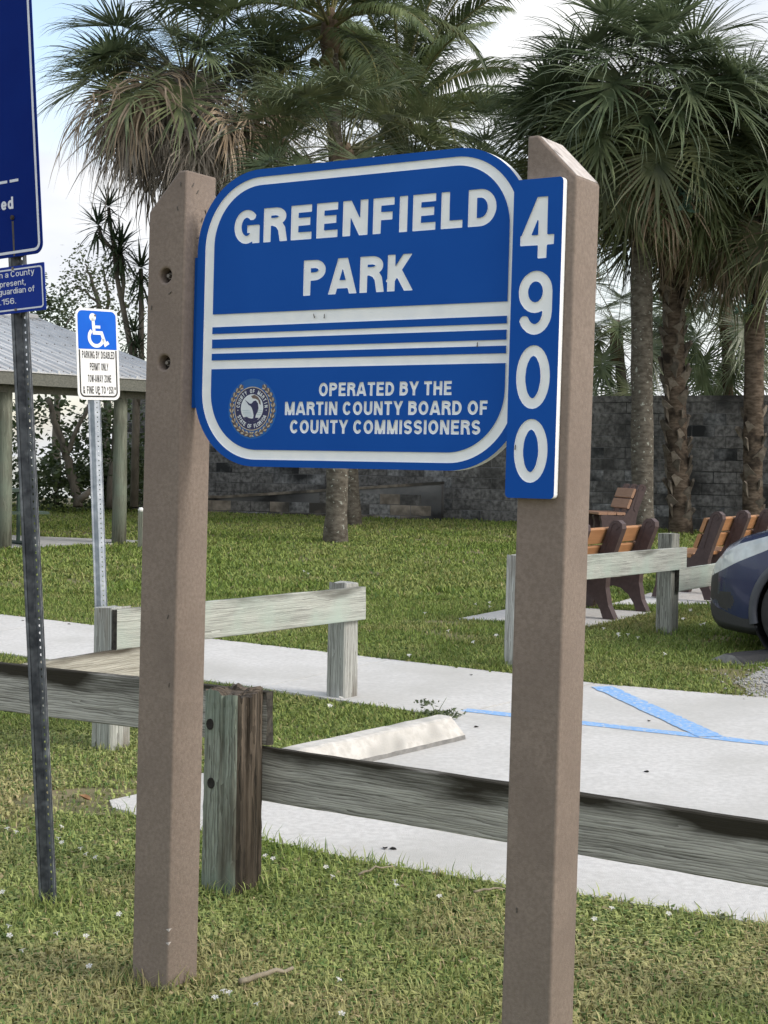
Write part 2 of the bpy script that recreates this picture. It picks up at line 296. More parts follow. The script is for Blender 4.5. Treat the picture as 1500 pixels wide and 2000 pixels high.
# ------------------------------------------------------------------ lettering: stroke glyphs turned into clean outlines
def ARC(cx, cy, rx, ry, a0, a1, n=18): return [(cx + rx * math.cos(R_(a0 + (a1 - a0) * i / n)), cy + ry * math.sin(R_(a0 + (a1 - a0) * i / n))) for i in range(n + 1)]
def glyph(ch, w):
    h = w / 2; lo, hi = 0.0, 1.0; X = .74
    def O(W, cy=.5, ry=.5): return ARC(W / 2, cy, W / 2 - h, ry - h, 0, 360, 32)
    if ch == 'A': W = .80; S = [[(h * .75 - .04, -.1), (W / 2 - h * .30 + .03, 1.1)], [(W - h * .75 + .04, -.1), (W / 2 + h * .30 - .03, 1.1)], [(W * .2, .27), (W * .8, .27)]]
    elif ch in 'BPR':
        W = .70; b = .47 if ch == 'R' else .42 if ch == 'P' else .49; cy = (1 + b) / 2
        S = [[(h, 0), (h, 1)], [(h, 1 - h), (W * .5, 1 - h)] + ARC(W * .5, cy, W * .5 - h - (.03 if ch == 'B' else 0), (1 - b) / 2 - h, 90, -90) + [(h, b + h)]]
        if ch == 'B': S.append([(h, b + h), (W * .5, b + h)] + ARC(W * .5, (b + w) / 2, W * .5 - h, (b + w) / 2 - h, 90, -90) + [(h, h)])
        if ch == 'R': S.append([(W * .45, b + h), (W * .66, b + h * .4), (W * .80, b - .10), (W * .84, .2), (W * .90, -.05)])
    elif ch == 'C': W = .74; S = [ARC(W / 2, .5, W / 2 - h, .5 - h, 38, 322, 28)]
    elif ch == 'G': W = .78; S = [ARC(W / 2, .5, W / 2 - h, .5 - h, 40, 345, 28), [(W - h * .8, 0), (W - h * .8, .52)], [(W * .52, .52 - h * .8), (W, .52 - h * .8)]]
    elif ch == 'D': W = .74; S = [[(h, 0), (h, 1)], [(h, 1 - h), (W * .42, 1 - h)] + ARC(W * .42, .5, W * .58 - h, .5 - h, 90, -90, 22) + [(h, h)]]
    elif ch == 'E': W = .63; S = [[(h, 0), (h, 1)], [(h, h * .9), (W, h * .9)], [(h, .52), (W * .93, .52)], [(h, 1 - h * .9), (W, 1 - h * .9)]]
    elif ch == 'F': W = .60; S = [[(h, 0), (h, 1)], [(h, .49), (W * .92, .49)], [(h, 1 - h * .9), (W, 1 - h * .9)]]
    elif ch == 'H': W = .72; S = [[(h, 0), (h, 1)], [(W - h, 0), (W - h, 1)], [(h, .52), (W - h, .52)]]
    elif ch == 'I': W = w; S = [[(h, 0), (h, 1)]]
    elif ch == 'K': W = .76; S = [[(h, 0), (h, 1)], [(h * .4, .22), (W - h, 1.08)], [(W * .36, .62), (W - h * .7, -.08)]]
    elif ch == 'L': W = .58; S = [[(h, 0), (h, 1)], [(h, h * .9), (W, h * .9)]]
    elif ch == 'M': W = .88; S = [[(h, 0), (h, 1)], [(W - h, 0), (W - h, 1)], [(h, 1.05), (W / 2, 0)], [(W - h, 1.05), (W / 2, 0)]]
    elif ch == 'N': W = .73; S = [[(h, 0), (h, 1)], [(W - h, 0), (W - h, 1)], [(h * .9, 1.04), (W - h * .9, -.04)]]
    elif ch == 'O': W = .80; S = [O(W)]
    elif ch == 'S': W = .68; ry = (.5 - h) / 2; S = [ARC(W / 2, 1 - h - ry, W / 2 - h, ry, 25, 270, 20) + ARC(W / 2, h + ry, W / 2 - h, ry, 90, -155, 20)]
    elif ch == 'T': W = .64; S = [[(W / 2, 0), (W / 2, 1)], [(0, 1 - h * .9), (W, 1 - h * .9)]]
    elif ch == 'U': W = .72; S = [[(h, 1), (h, W / 2)] + ARC(W / 2, W / 2, W / 2 - h, W / 2 - h, 180, 360) + [(W - h, 1)]]
    elif ch == 'W': W = 1.0; S = [[(h * .7, 1.06), (W * .29, -.06)], [(W * .29, -.06), (W / 2, 1.03)], [(W / 2, 1.03), (W * .71, -.06)], [(W * .71, -.06), (W - h * .7, 1.06)]]
    elif ch == 'Y': W = .74; S = [[(h * .5, 1.06), (W / 2, .40)], [(W - h * .5, 1.06), (W / 2, .40)], [(W / 2, 0), (W / 2, .46)]]
    elif ch == 'Z': W = .64; S = [[(0, 1 - h * .9), (W, 1 - h * .9)], [(0, h * .9), (W, h * .9)], [(h * .6, h * .5), (W - h * .6, 1 - h * .5)]]
    elif ch == '0': W = .60; S = [O(W)]
    elif ch == '1': W = .40; S = [[(W - h, 0), (W - h, 1)], [(0, .74), (W - h, .86)]]
    elif ch == '2': W = .58; S = [ARC(W / 2, .70, W / 2 - h, .30 - h, 165, -25) + [(h, h * 1.3)], [(0, h * .9), (W, h * .9)]]
    elif ch == '4': W = .62; S = [[(W * .66, 0), (W * .66, 1)], [(W * .66, 1.0 + h * .6), (h * .95, .31)], [(0, .30), (W, .30)]]
    elif ch == '5': W = .58; S = [[(W * .95, 1 - h * .9), (h * 1.6, 1 - h * .9), (h * 1.1, .52)], [(h * 1.1, .52)] + ARC(W / 2, .33, W / 2 - h, .33 - h, 125, -160, 24)]
    elif ch in '69':
        W = .59; S = [ARC(W / 2, .67, W / 2 - h, .33 - h, 0, 360, 28), [(W - h, .67), (W - h, .40)] + ARC(W / 2, .36, W / 2 - h, .36 - h, 0, -158, 18)]
        if ch == '6': S = [[(W - x, 1 - y) for x, y in s] for s in S]
    elif ch == '.': W = w; S = [[(h, 0), (h, w)]]
    elif ch == ',': W = w; lo = -.18; S = [[(h, 0), (h, w)], [(h * 1.3, .02), (h * .5, -.18)]]
    elif ch == '-': W = .34; S = [[(0, .38), (W, .38)]]
    elif ch == '$': W = .6; lo, hi = -.1, 1.1; ry = (.5 - h) / 2; S = [ARC(W / 2, 1 - h - ry, W / 2 - h, ry, 25, 270, 20) + ARC(W / 2, h + ry, W / 2 - h, ry, 90, -155, 20), [(W / 2, -.1), (W / 2, 1.1)]]
    elif ch == '&': W = .74; S = [ARC(W * .42, .76, .17, .24 - h, -60, 240, 20) + [(W - h * .6, -.05)], [(W * .5, .56)] + ARC(W * .40, .27, W * .40 - h, .27 - h, 100, 330, 20) + [(W - h, .42)]]
    else:
        x_ = .73; hi = x_; W = .58
        if ch == 'o': S = [O(W, x_ / 2, x_ / 2)]
        elif ch == 'c': S = [ARC(W / 2, x_ / 2, W / 2 - h, x_ / 2 - h, 40, 320, 24)]; W = .54
        elif ch == 'e': S = [ARC(W / 2, x_ / 2, W / 2 - h, x_ / 2 - h, -2, 318, 26), [(h, x_ * .50), (W - h * .4, x_ * .50)]]
        elif ch == 'd': hi = 1; S = [O(W * .95, x_ / 2, x_ / 2), [(W - h, 0), (W - h, 1)]]
        elif ch == 'p': lo = -.27; S = [[(x + W * .05, y) for x, y in O(W * .95, x_ / 2, x_ / 2)], [(h, -.27), (h, x_)]]
        elif ch == 'g': lo = -.28; S = [O(W * .95, x_ / 2, x_ / 2), [(W - h, x_), (W - h, -.02)] + ARC(W / 2, -.02, W / 2 - h, .26 - h, 0, -150, 14)]
        elif ch == 'a': S = [ARC(W * .45, .22, W * .45 - h, .22 - h, 0, 360, 22), [(W - h, 0), (W - h, .5)] + ARC(W / 2, .5, W / 2 - h, x_ - .5 - h, 0, 160, 14)]
        elif ch == 'n': S = [[(h, 0), (h, x_)], [(W - h, 0), (W - h, x_ - .28)] + ARC(W / 2, x_ - .28, W / 2 - h, .28 - h, 0, 180, 16)]
        elif ch == 'u': S = [[(W - h, 0), (W - h, x_)], [(W - h, .28)] + ARC(W / 2, .28, W / 2 - h, .28 - h, 0, -180, 16) + [(h, x_)]]
        elif ch == 'r': W = .36; S = [[(h, 0), (h, x_)], ARC(W + .02, x_ - .26, W - h, .26 - h * .9, 180, 88, 10)]
        elif ch == 's': W = .52; ry = (x_ / 2 - h) / 2; S = [ARC(W / 2, x_ - h - ry, W / 2 - h, ry, 25, 270, 16) + ARC(W / 2, h + ry, W / 2 - h, ry, 90, -155, 16)]
        elif ch == 't': W = .36; hi = .93; S = [[(W * .42, .93), (W * .42, .2)] + ARC(W * .42 + .13, .2, .13, .2 - h * .9, 180, 275, 8), [(0, x_ - h), (W, x_ - h)]]
        elif ch == 'f': W = .38; hi = 1; S = [[(W * .42, 0), (W * .42, .8)] + ARC(W * .42 + .15, .8, .15, .2 - h * .9, 180, 90, 8), [(0, x_ - h), (W, x_ - h)]]
        elif ch == 'i': W = w; hi = 1; S = [[(h, 0), (h, x_)], [(h, 1 - w * .95), (h, 1)]]
        elif ch == 'y': lo = -.27; S = [[(h * .7, x_ + .05), (W / 2, .04)], [(W - h * .7, x_ + .05), (W * .36, -.27 + h), (W * .1, -.27 + h)]]
        else: return .3, [], 0, 1
    return W, S, lo, hi
_GL = {}
def outlines(ch, w, step=.016):
    k = (ch, round(w, 3))
    if k in _GL: return _GL[k]
    W, S, lo, hi = glyph(ch, w)
    if not S: _GL[k] = (W, []); return _GL[k]
    xs = np.arange(-.12, W + .12 + step, step); ys = np.arange(lo - .12, hi + .12 + step, step)
    X, Y = np.meshgrid(xs, ys); F = np.full(X.shape, 9.0)
    for s in S:
        n = len(s) - 1; closed = math.dist(s[0], s[-1]) < 1e-6
        for i in range(n):
            (ax, ay), (bx, by) = s[i], s[i + 1]; dx, dy = bx - ax, by - ay; ln = math.hypot(dx, dy)
            if ln < 1e-9: continue
            t = ((X - ax) * dx + (Y - ay) * dy) / ln; pd = np.abs((X - ax) * dy - (Y - ay) * dx) / ln
            e0, e1 = not closed and i == 0, not closed and i == n - 1
            d = np.hypot(np.maximum(np.maximum(-t if not e0 else 0 * t, t - ln if not e1 else 0 * t), 0), pd) - w / 2
            if e0: d = np.maximum(d, -t)
            if e1: d = np.maximum(d, t - ln)
            F = np.minimum(F, d)
    F = np.maximum(F, np.maximum(lo - Y, Y - hi)); F[np.abs(F) < 1e-7] = 1e-7
    seg = {}
    def ip(i0, j0, i1, j1):
        a, b = F[i0, j0], F[i1, j1]; t = a / (a - b); return (xs[j0] + (xs[j1] - xs[j0]) * t, ys[i0] + (ys[i1] - ys[i0]) * t)
    I = F < 0; nz = np.argwhere((I[:-1, :-1] != I[1:, :-1]) | (I[:-1, :-1] != I[:-1, 1:]) | (I[:-1, :-1] != I[1:, 1:]))
    for i, j in nz:
        c = [(i, j), (i, j + 1), (i + 1, j + 1), (i + 1, j)]; e = []
        for q in range(4):
            p0, p1 = c[q], c[(q + 1) % 4]
            if I[p0] != I[p1]: e.append((('h' if p0[0] == p1[0] else 'v'), min(p0[0], p1[0]), min(p0[1], p1[1]), ip(*p0, *p1), I[p0]))
        outs = [x for x in e if x[4]]; ins = [x for x in e if not x[4]]
        if len(e) == 4:                                     # saddle: pair each exit with the next entry
            e2 = e if e[0][4] else e[1:] + e[:1]; prs = [(e2[0], e2[1]), (e2[2], e2[3])]
        else: prs = [(outs[0], ins[0])]
        for a, b in prs: seg[a[:3]] = (b[:3], a[3])
    loops = []
    while seg:
        k0 = next(iter(seg)); cur = k0; lp = []
        while cur in seg: nx, p = seg.pop(cur); lp.append(p); cur = nx
        if len(lp) > 5: loops.append(lp)
    def rdp(p, e):
        if len(p) < 3: return p
        a, b = np.array(p[0]), np.array(p[-1]); q = np.array(p); d = b - a; ln = np.hypot(*d)
        ds = np.abs(d[0] * (q[:, 1] - a[1]) - d[1] * (q[:, 0] - a[0])) / ln if ln > 1e-9 else np.hypot(*(q - a).T)
        i = int(ds.argmax())
        return rdp(p[:i + 1], e)[:-1] + rdp(p[i:], e) if ds[i] > e else [p[0], p[-1]]
    res = []
    for lp in loops:
        m_ = len(lp) // 2; s_ = rdp(lp[:m_ + 1], .004)[:-1] + rdp(lp[m_:] + lp[:1], .004)[:-1]
        if len(s_) > 3: res.append(s_)
    _GL[k] = (W, res); return _GL[k]
def text_loops(txt, x0, x1, base, cap, w, track=.13, space=.30):
    """outline loops of TXT fitted between x0 and x1 on the base line, capitals CAP high"""
    pen = 0; lay = []
    for ch in txt:
        if ch == ' ': pen += space; continue
        W, lp = outlines(ch, w); lay.append((pen, lp)); pen += W + track
    tot = pen - track; sx = (x1 - x0) / tot
    return [[(x0 + (p + x) * sx, base + y * cap) for x, y in l] for p, lp in lay for l in lp]
def fill2d(name, loops, depth, y_front, mats, parent, fn=None, bevel=0.0, res=1):
    """fills nested loops (holes alternate) in the local XZ plane, front at y_front, DEPTH thick"""
    cu = bpy.data.curves.new(name, 'CURVE'); cu.dimensions = '2D'; cu.fill_mode = 'BOTH'; cu.extrude = max(depth / 2 - bevel, 0); cu.bevel_depth = bevel; cu.bevel_resolution = res; cu.offset = -bevel
    for lp in loops:
        s = cu.splines.new('POLY'); s.points.add(len(lp) - 1); s.use_cyclic_u = True
        s.points.foreach_set('co', [c for x, y in lp for c in (x, y, 0, 1)])
    o = bpy.data.objects.new(name, cu); COL.objects.link(o); bpy.context.view_layer.update()
    me = bpy.data.meshes.new_from_object(o.evaluated_get(bpy.context.evaluated_depsgraph_get())); bpy.data.objects.remove(o); bpy.data.curves.remove(cu)
    co = np.empty(len(me.vertices) * 3, np.float32); me.vertices.foreach_get('co', co); co = co.reshape(-1, 3)
    nv = np.stack([co[:, 0], y_front + depth / 2 - co[:, 2], co[:, 1]], 1)
    if fn is not None: nv = fn(nv)
    me.vertices.foreach_set('co', nv.astype(np.float32).ravel()); me.materials.clear()
    for q in (mats if isinstance(mats, (list, tuple)) else [mats]): me.materials.append(MATS[q])
    me.name = name; me.update()
    return obj(name, me, parent)
def rrect(x0, x1, z0, z1, r, n=14):
    p = []
    for cx, cz, a in ((x1 - r, z1 - r, 0), (x0 + r, z1 - r, 90), (x0 + r, z0 + r, 180), (x1 - r, z0 + r, 270)):
        p += [(cx + r * math.cos(R_(a + 90 * i / n)), cz + r * math.sin(R_(a + 90 * i / n))) for i in range(n + 1)]
    return p
def circ(cx, cz, r, n=24): return [(cx + r * math.cos(2 * math.pi * i / n), cz + r * math.sin(2 * math.pi * i / n)) for i in range(n)]
def clip_poly(poly, axis, val, keep_less):
    out = []
    for i in range(len(poly)):
        a, b = poly[i], poly[(i + 1) % len(poly)]; ia = (a[axis] <= val) == keep_less; ib = (b[axis] <= val) == keep_less
        if ia: out.append(a)
        if ia != ib:
            t = (val - a[axis]) / (b[axis] - a[axis]); out.append((a[0] + (b[0] - a[0]) * t, a[1] + (b[1] - a[1]) * t))
    return out
GA = R_(-31.9)                               # the street grid: kerb direction and its perpendicular
A2 = np.array([math.cos(GA), math.sin(GA)]); C2 = np.array([-math.sin(GA), math.cos(GA)])
# ================================================================== THE SETTING
def poly_ground(name, poly, top, thick, matname, parent=None):
    """flat paving that follows the slope of the ground; poly anticlockwise in plan"""
    a = sum(poly[i][0] * poly[(i + 1) % len(poly)][1] - poly[(i + 1) % len(poly)][0] * poly[i][1] for i in range(len(poly)))
    if a < 0: poly = poly[::-1]
    m = MB(); m.prism(poly, -thick, top); m.xf(lambda x, y, z: (x, y, z + gz(y))); return part(name, m, matname, parent)

ys = [-300, -40, 0, 3, 6, 10, 15, 20, 25, 30, 33, 34.5, 37, 41, 60, 300]
def gprof(y): return gz(max(y, -40)) if y <= 34.5 else gz(34.5) + (-1.6 - gz(34.5)) * min(1, (y - 34.5) / 6.5) ** 0.8
xs = [-4000, -200, -40, -20, -10, -5, 0, 5, 10, 20, 40, 200, 4000]
m = MB(); m.add([(x, y, gprof(y)) for y in ys for x in xs], [(j * len(xs) + i, j * len(xs) + i + 1, (j + 1) * len(xs) + i + 1, (j + 1) * len(xs) + i) for j in range(len(ys) - 1) for i in range(len(xs) - 1)])
struct(part('ground', m, 'soil', None))
m = MB(); m.add([(-4000, 36, -.75), (4000, 36, -.75), (4000, 5000, -.75), (-4000, 5000, -.75)], [(0, 1, 2, 3)])
struct(part('water', m, 'water', None))

# the paving
U2 = np.array([.838, -.546]); N2 = np.array([-.546, -.838])
F0 = np.array([1.425, 10.234])
walk = struct(obj('sidewalk', None)); WALK = []
for k in range(6):
    a0, a1 = k * 1.62 + (.004 if k else 0), (k + 1) * 1.62 - .004
    q = [F0 - U2 * a0, F0 - U2 * a1, F0 - U2 * a1 + N2 * 1.56, F0 - U2 * a0 + N2 * 1.56]
    if k == 0: q[0] = F0; q[3] = np.array([.385, 8.94])
    q = [tuple(map(float, p)) for p in q]; WALK.append(q); poly_ground('concrete_panel', q, .012, .12, 'concrete', walk)
WALKALL = [tuple(F0 + U2 * .02), tuple(F0 - U2 * 9.7), tuple(F0 - U2 * 9.7 + N2 * 1.56), (.40, 8.92)]
SLAB = [(-1.16, 6.66), (-1.07, 6.60), (-1.00, 6.46), (-.475, 6.19), (-.115, 5.94), (.47, 5.64), (.731, 5.53), (1.342, 5.22), (4.0, 3.87), (6.2, 8.16), (2.476, 9.778), (1.432, 10.224), (.392, 8.93), (-.05, 8.42), (-.48, 7.93), (-1.03, 7.10), (-1.09, 6.93), (-1.20, 6.80)]
struct(poly_ground('parking_slab', SLAB, .010, .12, 'concrete'))
GRAV = [(2.40, 9.84), (6.2, 8.20), (8.5, 12.5), (4.2, 13.2), (3.35, 11.5), (2.70, 10.95), (2.42, 10.4)]
struct(poly_ground('gravel_lot', GRAV, .004, .06, 'gravel'))
PAD1 = [(.676, 13.589), (1.785, 13.217), (2.521, 14.356), (1.41, 14.73)]
PAD2 = [(2.2, 14.9), (3.35, 15.1), (4.9, 17.2), (3.6, 17.6)]
struct(poly_ground('bench_pad', PAD1, .016, .1, 'concrete')); struct(poly_ground('bench_pad', PAD2, .016, .1, 'concrete'))
SPAD = [(-6.5, 18.55), (-3.45, 21.75), (-3.5, 22.1), (-5.0, 22.5), (-8.2, 23.6), (-10, 20.5)]
struct(poly_ground('shelter_floor', SPAD, .012, .1, 'concrete_grey'))
def paint(p, q, w, name='painted_line'):
    p, q = np.array(p), np.array(q); d = (q - p) / np.linalg.norm(q - p); n = np.array([-d[1], d[0]]) * w / 2; r = rng(int(p[0] * 99)); K = 40
    m = MB(); L = [p + (q - p) * k / K + n * (1 + r.normal(0, .06)) for k in range(K + 1)]; Rr = [p + (q - p) * k / K - n * (1 + r.normal(0, .06)) for k in range(K + 1)]
    m.add([(a[0], a[1], gz(a[1]) + .0122) for a in L] + [(a[0], a[1], gz(a[1]) + .0122) for a in Rr], [(K + 1 + k, K + 2 + k, k + 1, k) for k in range(K)])
    o = part(name, m, 'paint_blue', None); struct(o); o.location.z = .0; return o
l1 = paint((.50, 9.16), (3.4, 7.64), .105)
l2 = paint((1.455, 10.08), (1.835, 8.47), .15); l2.location.z = .0022

# ------------------------------------------------------------------ grass
def inpoly(x, y, poly):
    c = np.zeros(x.shape, bool); n = len(poly)
    for i in range(n):
        (x0, y0), (x1, y1) = poly[i], poly[i - 1]
        c ^= ((y0 > y) != (y1 > y)) & (x < (x1 - x0) * (y - y0) / ((y1 - y0) if y1 != y0 else 1e-9) + x0)
    return c
def vnoise(x, y, s, seed):
    g = rng(seed).rand(128, 128); a, b = x * s + 500.3, y * s + 500.7; i, j = np.floor(a).astype(int), np.floor(b).astype(int); u, v = a - i, b - j; u, v = u * u * (3 - 2 * u), v * v * (3 - 2 * v)
    return (g[i % 128, j % 128] * (1 - u) + g[(i + 1) % 128, j % 128] * u) * (1 - v) + (g[i % 128, (j + 1) % 128] * (1 - u) + g[(i + 1) % 128, (j + 1) % 128] * u) * v
TUFTS = [(-.66, 4.58, .16), (.36, 4.02, .16), (-.53, 5.55, .17), (-1.145, 5.30, .10), (-1.40, 7.93, .17), (-.24, 9.56, .17), (2.39, 12.86, .2), (.96, 10.86, .2)]
def grass(name, label, y0, y1, n, hgt, wid, seed, cover=.0, margin=.7, dryness=.75, shift=(1, 1, 1)):
    r = rng(seed); Y = y0 * (y1 / y0) ** r.rand(n * 2) if y1 / y0 > 1.3 else r.uniform(y0, y1, n * 2)
    X = r.uniform(-1, 1, n * 2) * (Y * .262 + margin)
    keep = np.ones(X.shape, bool); jx, jy = X + r.normal(0, .018, X.shape), Y + r.normal(0, .018, X.shape)
    for p in [WALKALL, SLAB, PAD1, PAD2, SPAD]: keep &= ~inpoly(jx, jy, p)
    keep &= ~inpoly(X + r.normal(0, .09, X.shape), Y + r.normal(0, .09, X.shape), GRAV)
    ed = 0.06 + .5 * vnoise(X, Y, .8, seed + 5)
    bare = vnoise(X, Y, 1.3, 77) * .6 + vnoise(X, Y, 4.5, 78) * .4
    keep &= r.rand(n * 2) > np.clip((bare - .62) * 4, 0, .8)
    near = (np.hypot((X + 1.22) / 1.6, Y - 6.80) < .26); keep &= ~(near & (r.rand(n * 2) < .85))
    fade = np.clip((X - 2.05) / .35, 0, 1) * np.clip((11.4 - Y) / .5, 0, 1) * (Y > 9.7); keep &= r.rand(n * 2) > fade * .85
    X, Y = X[keep][:n], Y[keep][:n]; n = len(X)
    lush = vnoise(X, Y, .9, 11) * .55 + vnoise(X, Y, 3.2, 12) * .45; dry = vnoise(X, Y, .7, 21) * .5 + vnoise(X, Y, 2.6, 22) * .5
    h = hgt * r.uniform(.45, 1.25, n) * (.65 + .7 * lush); w = wid * r.uniform(.6, 1.3, n)
    for qx, qy, qr in TUFTS: h = np.where(np.hypot(X - qx, Y - qy) < qr * r.uniform(.7, 1.1, n), h * r.uniform(1.1, 2.1, n), h)
    edge = np.full(n, 9.0)
    for (ax, ay), (bx, by) in zip(SLAB[1:7], SLAB[2:8]):
        t = np.clip(((X - ax) * (bx - ax) + (Y - ay) * (by - ay)) / ((bx - ax) ** 2 + (by - ay) ** 2), 0, 1); edge = np.minimum(edge, np.hypot(X - ax - t * (bx - ax), Y - ay - t * (by - ay)))
    h = np.where(edge < .07, h * r.uniform(1.0, 1.8, n), h); a = r.uniform(0, 2 * np.pi, n); lean = r.uniform(.15, 1.1, n); leaf = r.rand(n) < cover
    h = np.where(leaf, hgt * r.uniform(.25, .7, n), h); w = np.where(leaf, wid * r.uniform(2.2, 3.6, n), w)
    zg = gz(Y); ca, sa = np.cos(a), np.sin(a); px, py = -sa, ca
    def P(l, z, ww): return np.stack([X + ca * l + px * ww, Y + sa * l + py * ww, zg + z], 1)
    l1_ = h * lean * .35; l2_ = h * lean * np.where(leaf, 1.9, 1.05); z1 = h * np.where(leaf, .8, .62); z2 = h * np.where(leaf, .85, 1.0)
    V = np.stack([P(0, -.004, w * .35), P(0, -.004, -w * .35), P(l1_, z1, w * .5), P(l1_, z1, -w * .5), P(l2_, z2, 0 * w)], 1).reshape(-1, 3)
    b = np.arange(n)[:, None] * 5; F = np.concatenate([b + [0, 1, 3], b + [0, 3, 2], b + [2, 3, 4]], 1).ravel()
    c1, c2, c3, c4 = np.array([.225, .300, .072]), np.array([.350, .390, .145]), np.array([.47, .385, .22]), np.array([.130, .200, .062])
    t = np.clip(lush * 1.5 - .35 + r.normal(0, .15, n), 0, 1)[:, None]; col = c2 * (1 - t) + c1 * t
    q = np.clip((dry - .53) * 5 + r.normal(0, .12, n), 0, 1)[:, None] * dryness; col = col * (1 - q) + c3 * q
    k = (r.rand(n) < .13 * dryness)[:, None]; col = np.where(k, c3 * r.uniform(.7, 1.2, (n, 1)), col); k = (r.rand(n) < .2)[:, None]; col = np.where(k, c4, col)
    col = col * r.uniform(.75, 1.25, (n, 1)) * np.array(shift); tint = np.repeat(np.concatenate([col, np.ones((n, 1))], 1), 5, 0)
    o = obj(name, big_mesh(name, V, 3, F, 'grass', tint)); o['kind'] = 'stuff'; tag(o, label, 'grass'); return o
grass('verge_grass', 'short weedy grass and clover growing around the sign posts', 3.1, 8.6, 260000, .034, .0042, 1, .55, 1.0, .55, (1.06, 1.08, 1.06))
grass('lawn_grass', 'mown green lawn between the sidewalk and the benches', 8.3, 15.5, 210000, .038, .0065, 2, .30, 1.0, .45, (.76, .82, .66))
grass('far_lawn_grass', 'far green lawn under the palms before the block wall', 15.0, 31.5, 160000, .052, .016, 3, .15, 1.6, .30, (.76, .83, .66))

def pebbles(n, seed):
    r = rng(seed); X = r.uniform(2.0, 4.6, n * 3); Y = r.uniform(9.0, 12.6, n * 3); k = inpoly(X + r.normal(0, .12, X.shape), Y + r.normal(0, .12, X.shape), GRAV); X, Y = X[k][:n], Y[k][:n]; n = len(X); s_ = r.uniform(.006, .019, (n, 1, 1))
    b = np.array([[1, 0, 0], [0, 1, 0], [-1, 0, 0], [0, -1, 0], [0, 0, .7], [0, 0, -.5]])[None] * s_ * r.uniform(.6, 1.3, (n, 6, 1)); a = r.uniform(0, 6.3, n); c, s2 = np.cos(a), np.sin(a)
    V = np.stack([X[:, None] + b[:, :, 0] * c[:, None] - b[:, :, 1] * s2[:, None], Y[:, None] + b[:, :, 0] * s2[:, None] + b[:, :, 1] * c[:, None], gz(Y)[:, None] + .008 + b[:, :, 2]], 2).reshape(-1, 3)
    f = np.array([[0, 1, 4], [1, 2, 4], [2, 3, 4], [3, 0, 4], [1, 0, 5], [2, 1, 5], [3, 2, 5], [0, 3, 5]]).ravel(); F = (np.arange(n)[:, None] * 6 + f[None]).ravel()
    o = obj('pebbles', big_mesh('pebbles', V, 3, F, 'gravel')); o['kind'] = 'stuff'; tag(o, 'loose grey gravel spread beside the parked car', 'gravel')
pebbles(5000, 4)

# ------------------------------------------------------------------ white flowers in the grass
def flower_mesh():
    m = MB(); n = 5; m.tube([(0, 0, 0), (.002, 0, .022), (0, 0, .04)], [.0012, .0012, .0018], 5, 1)
    rs = [[(math.cos(2 * math.pi * k / 10) * r, math.sin(2 * math.pi * k / 10) * r, z) for k in range(10)] for r, z in ((.0018, .04), (.004, .052))]
    m.rings(rs, True, False, 0)
    for k in range(n):
        a = 2 * math.pi * k / n; c, s = math.cos(a), math.sin(a); p, q = -s, c
        m.add([(c * .004 - p * .0025, s * .004 - q * .0025, .052), (c * .004 + p * .0025, s * .004 + q * .0025, .052), (c * .012 + p * .0055, s * .012 + q * .0055, .057), (c * .016, s * .016, .054), (c * .012 - p * .0055, s * .012 - q * .0055, .057)], [(0, 1, 2, 3, 4)], 0)
    return m.mesh('flower', ['petal', 'stalk'])
FLM = flower_mesh()
def flower(p, s, seed, label, group):
    r = rng(seed); o = obj('white_flower', FLM, None, (p[0], p[1], gz(p[1])), (r.uniform(-.5, .5), r.uniform(-.5, .5), r.uniform(0, 6))); o.scale = (s, s, s); tag(o, label, 'flower', group)
near_fl = [(18, 1625), (27, 1632), (112, 1620), (113, 1645), (125, 1650), (158, 1665), (175, 1675), (195, 1680), (237, 1790), (8, 1748), (10, 1820), (14, 1833), (50, 1868), (117, 1834), (166, 1838), (180, 1895), (420, 1960), (440, 1950), (450, 1952), (510, 1975), (663, 1990), (650, 1924), (521, 1678), (535, 1682), (636, 1698), (642, 1720), (770, 1738), (858, 1758), (1190, 1783), (1160, 1802), (1276, 1775), (1300, 1790), (770, 1730)]
for i, (u, v) in enumerate(near_fl): flower(gnd(u, v + 10), .72, i, 'small white trumpet flower in the short grass around the sign posts', 'white flowers in the verge')
far_fl = [(1205, 1250), (1225, 1248), (1245, 1254), (1210, 1246), (1175, 1235), (1345, 1198), (1355, 1196), (1335, 1215), (1290, 1285), (1370, 1228), (1380, 1225), (590, 1120), (600, 1125), (935, 1185), (950, 1190), (960, 1183), (830, 1205), (800, 1290), (640, 1390), (660, 1376), (745, 1388), (930, 1262), (880, 1240), (1000, 1255), (970, 1248)]
for i, (u, v) in enumerate(far_fl): flower(gnd(u, v + 5), 1.15, 100 + i, 'small white flower in the lawn beyond the sidewalk', 'white flowers in the lawn')

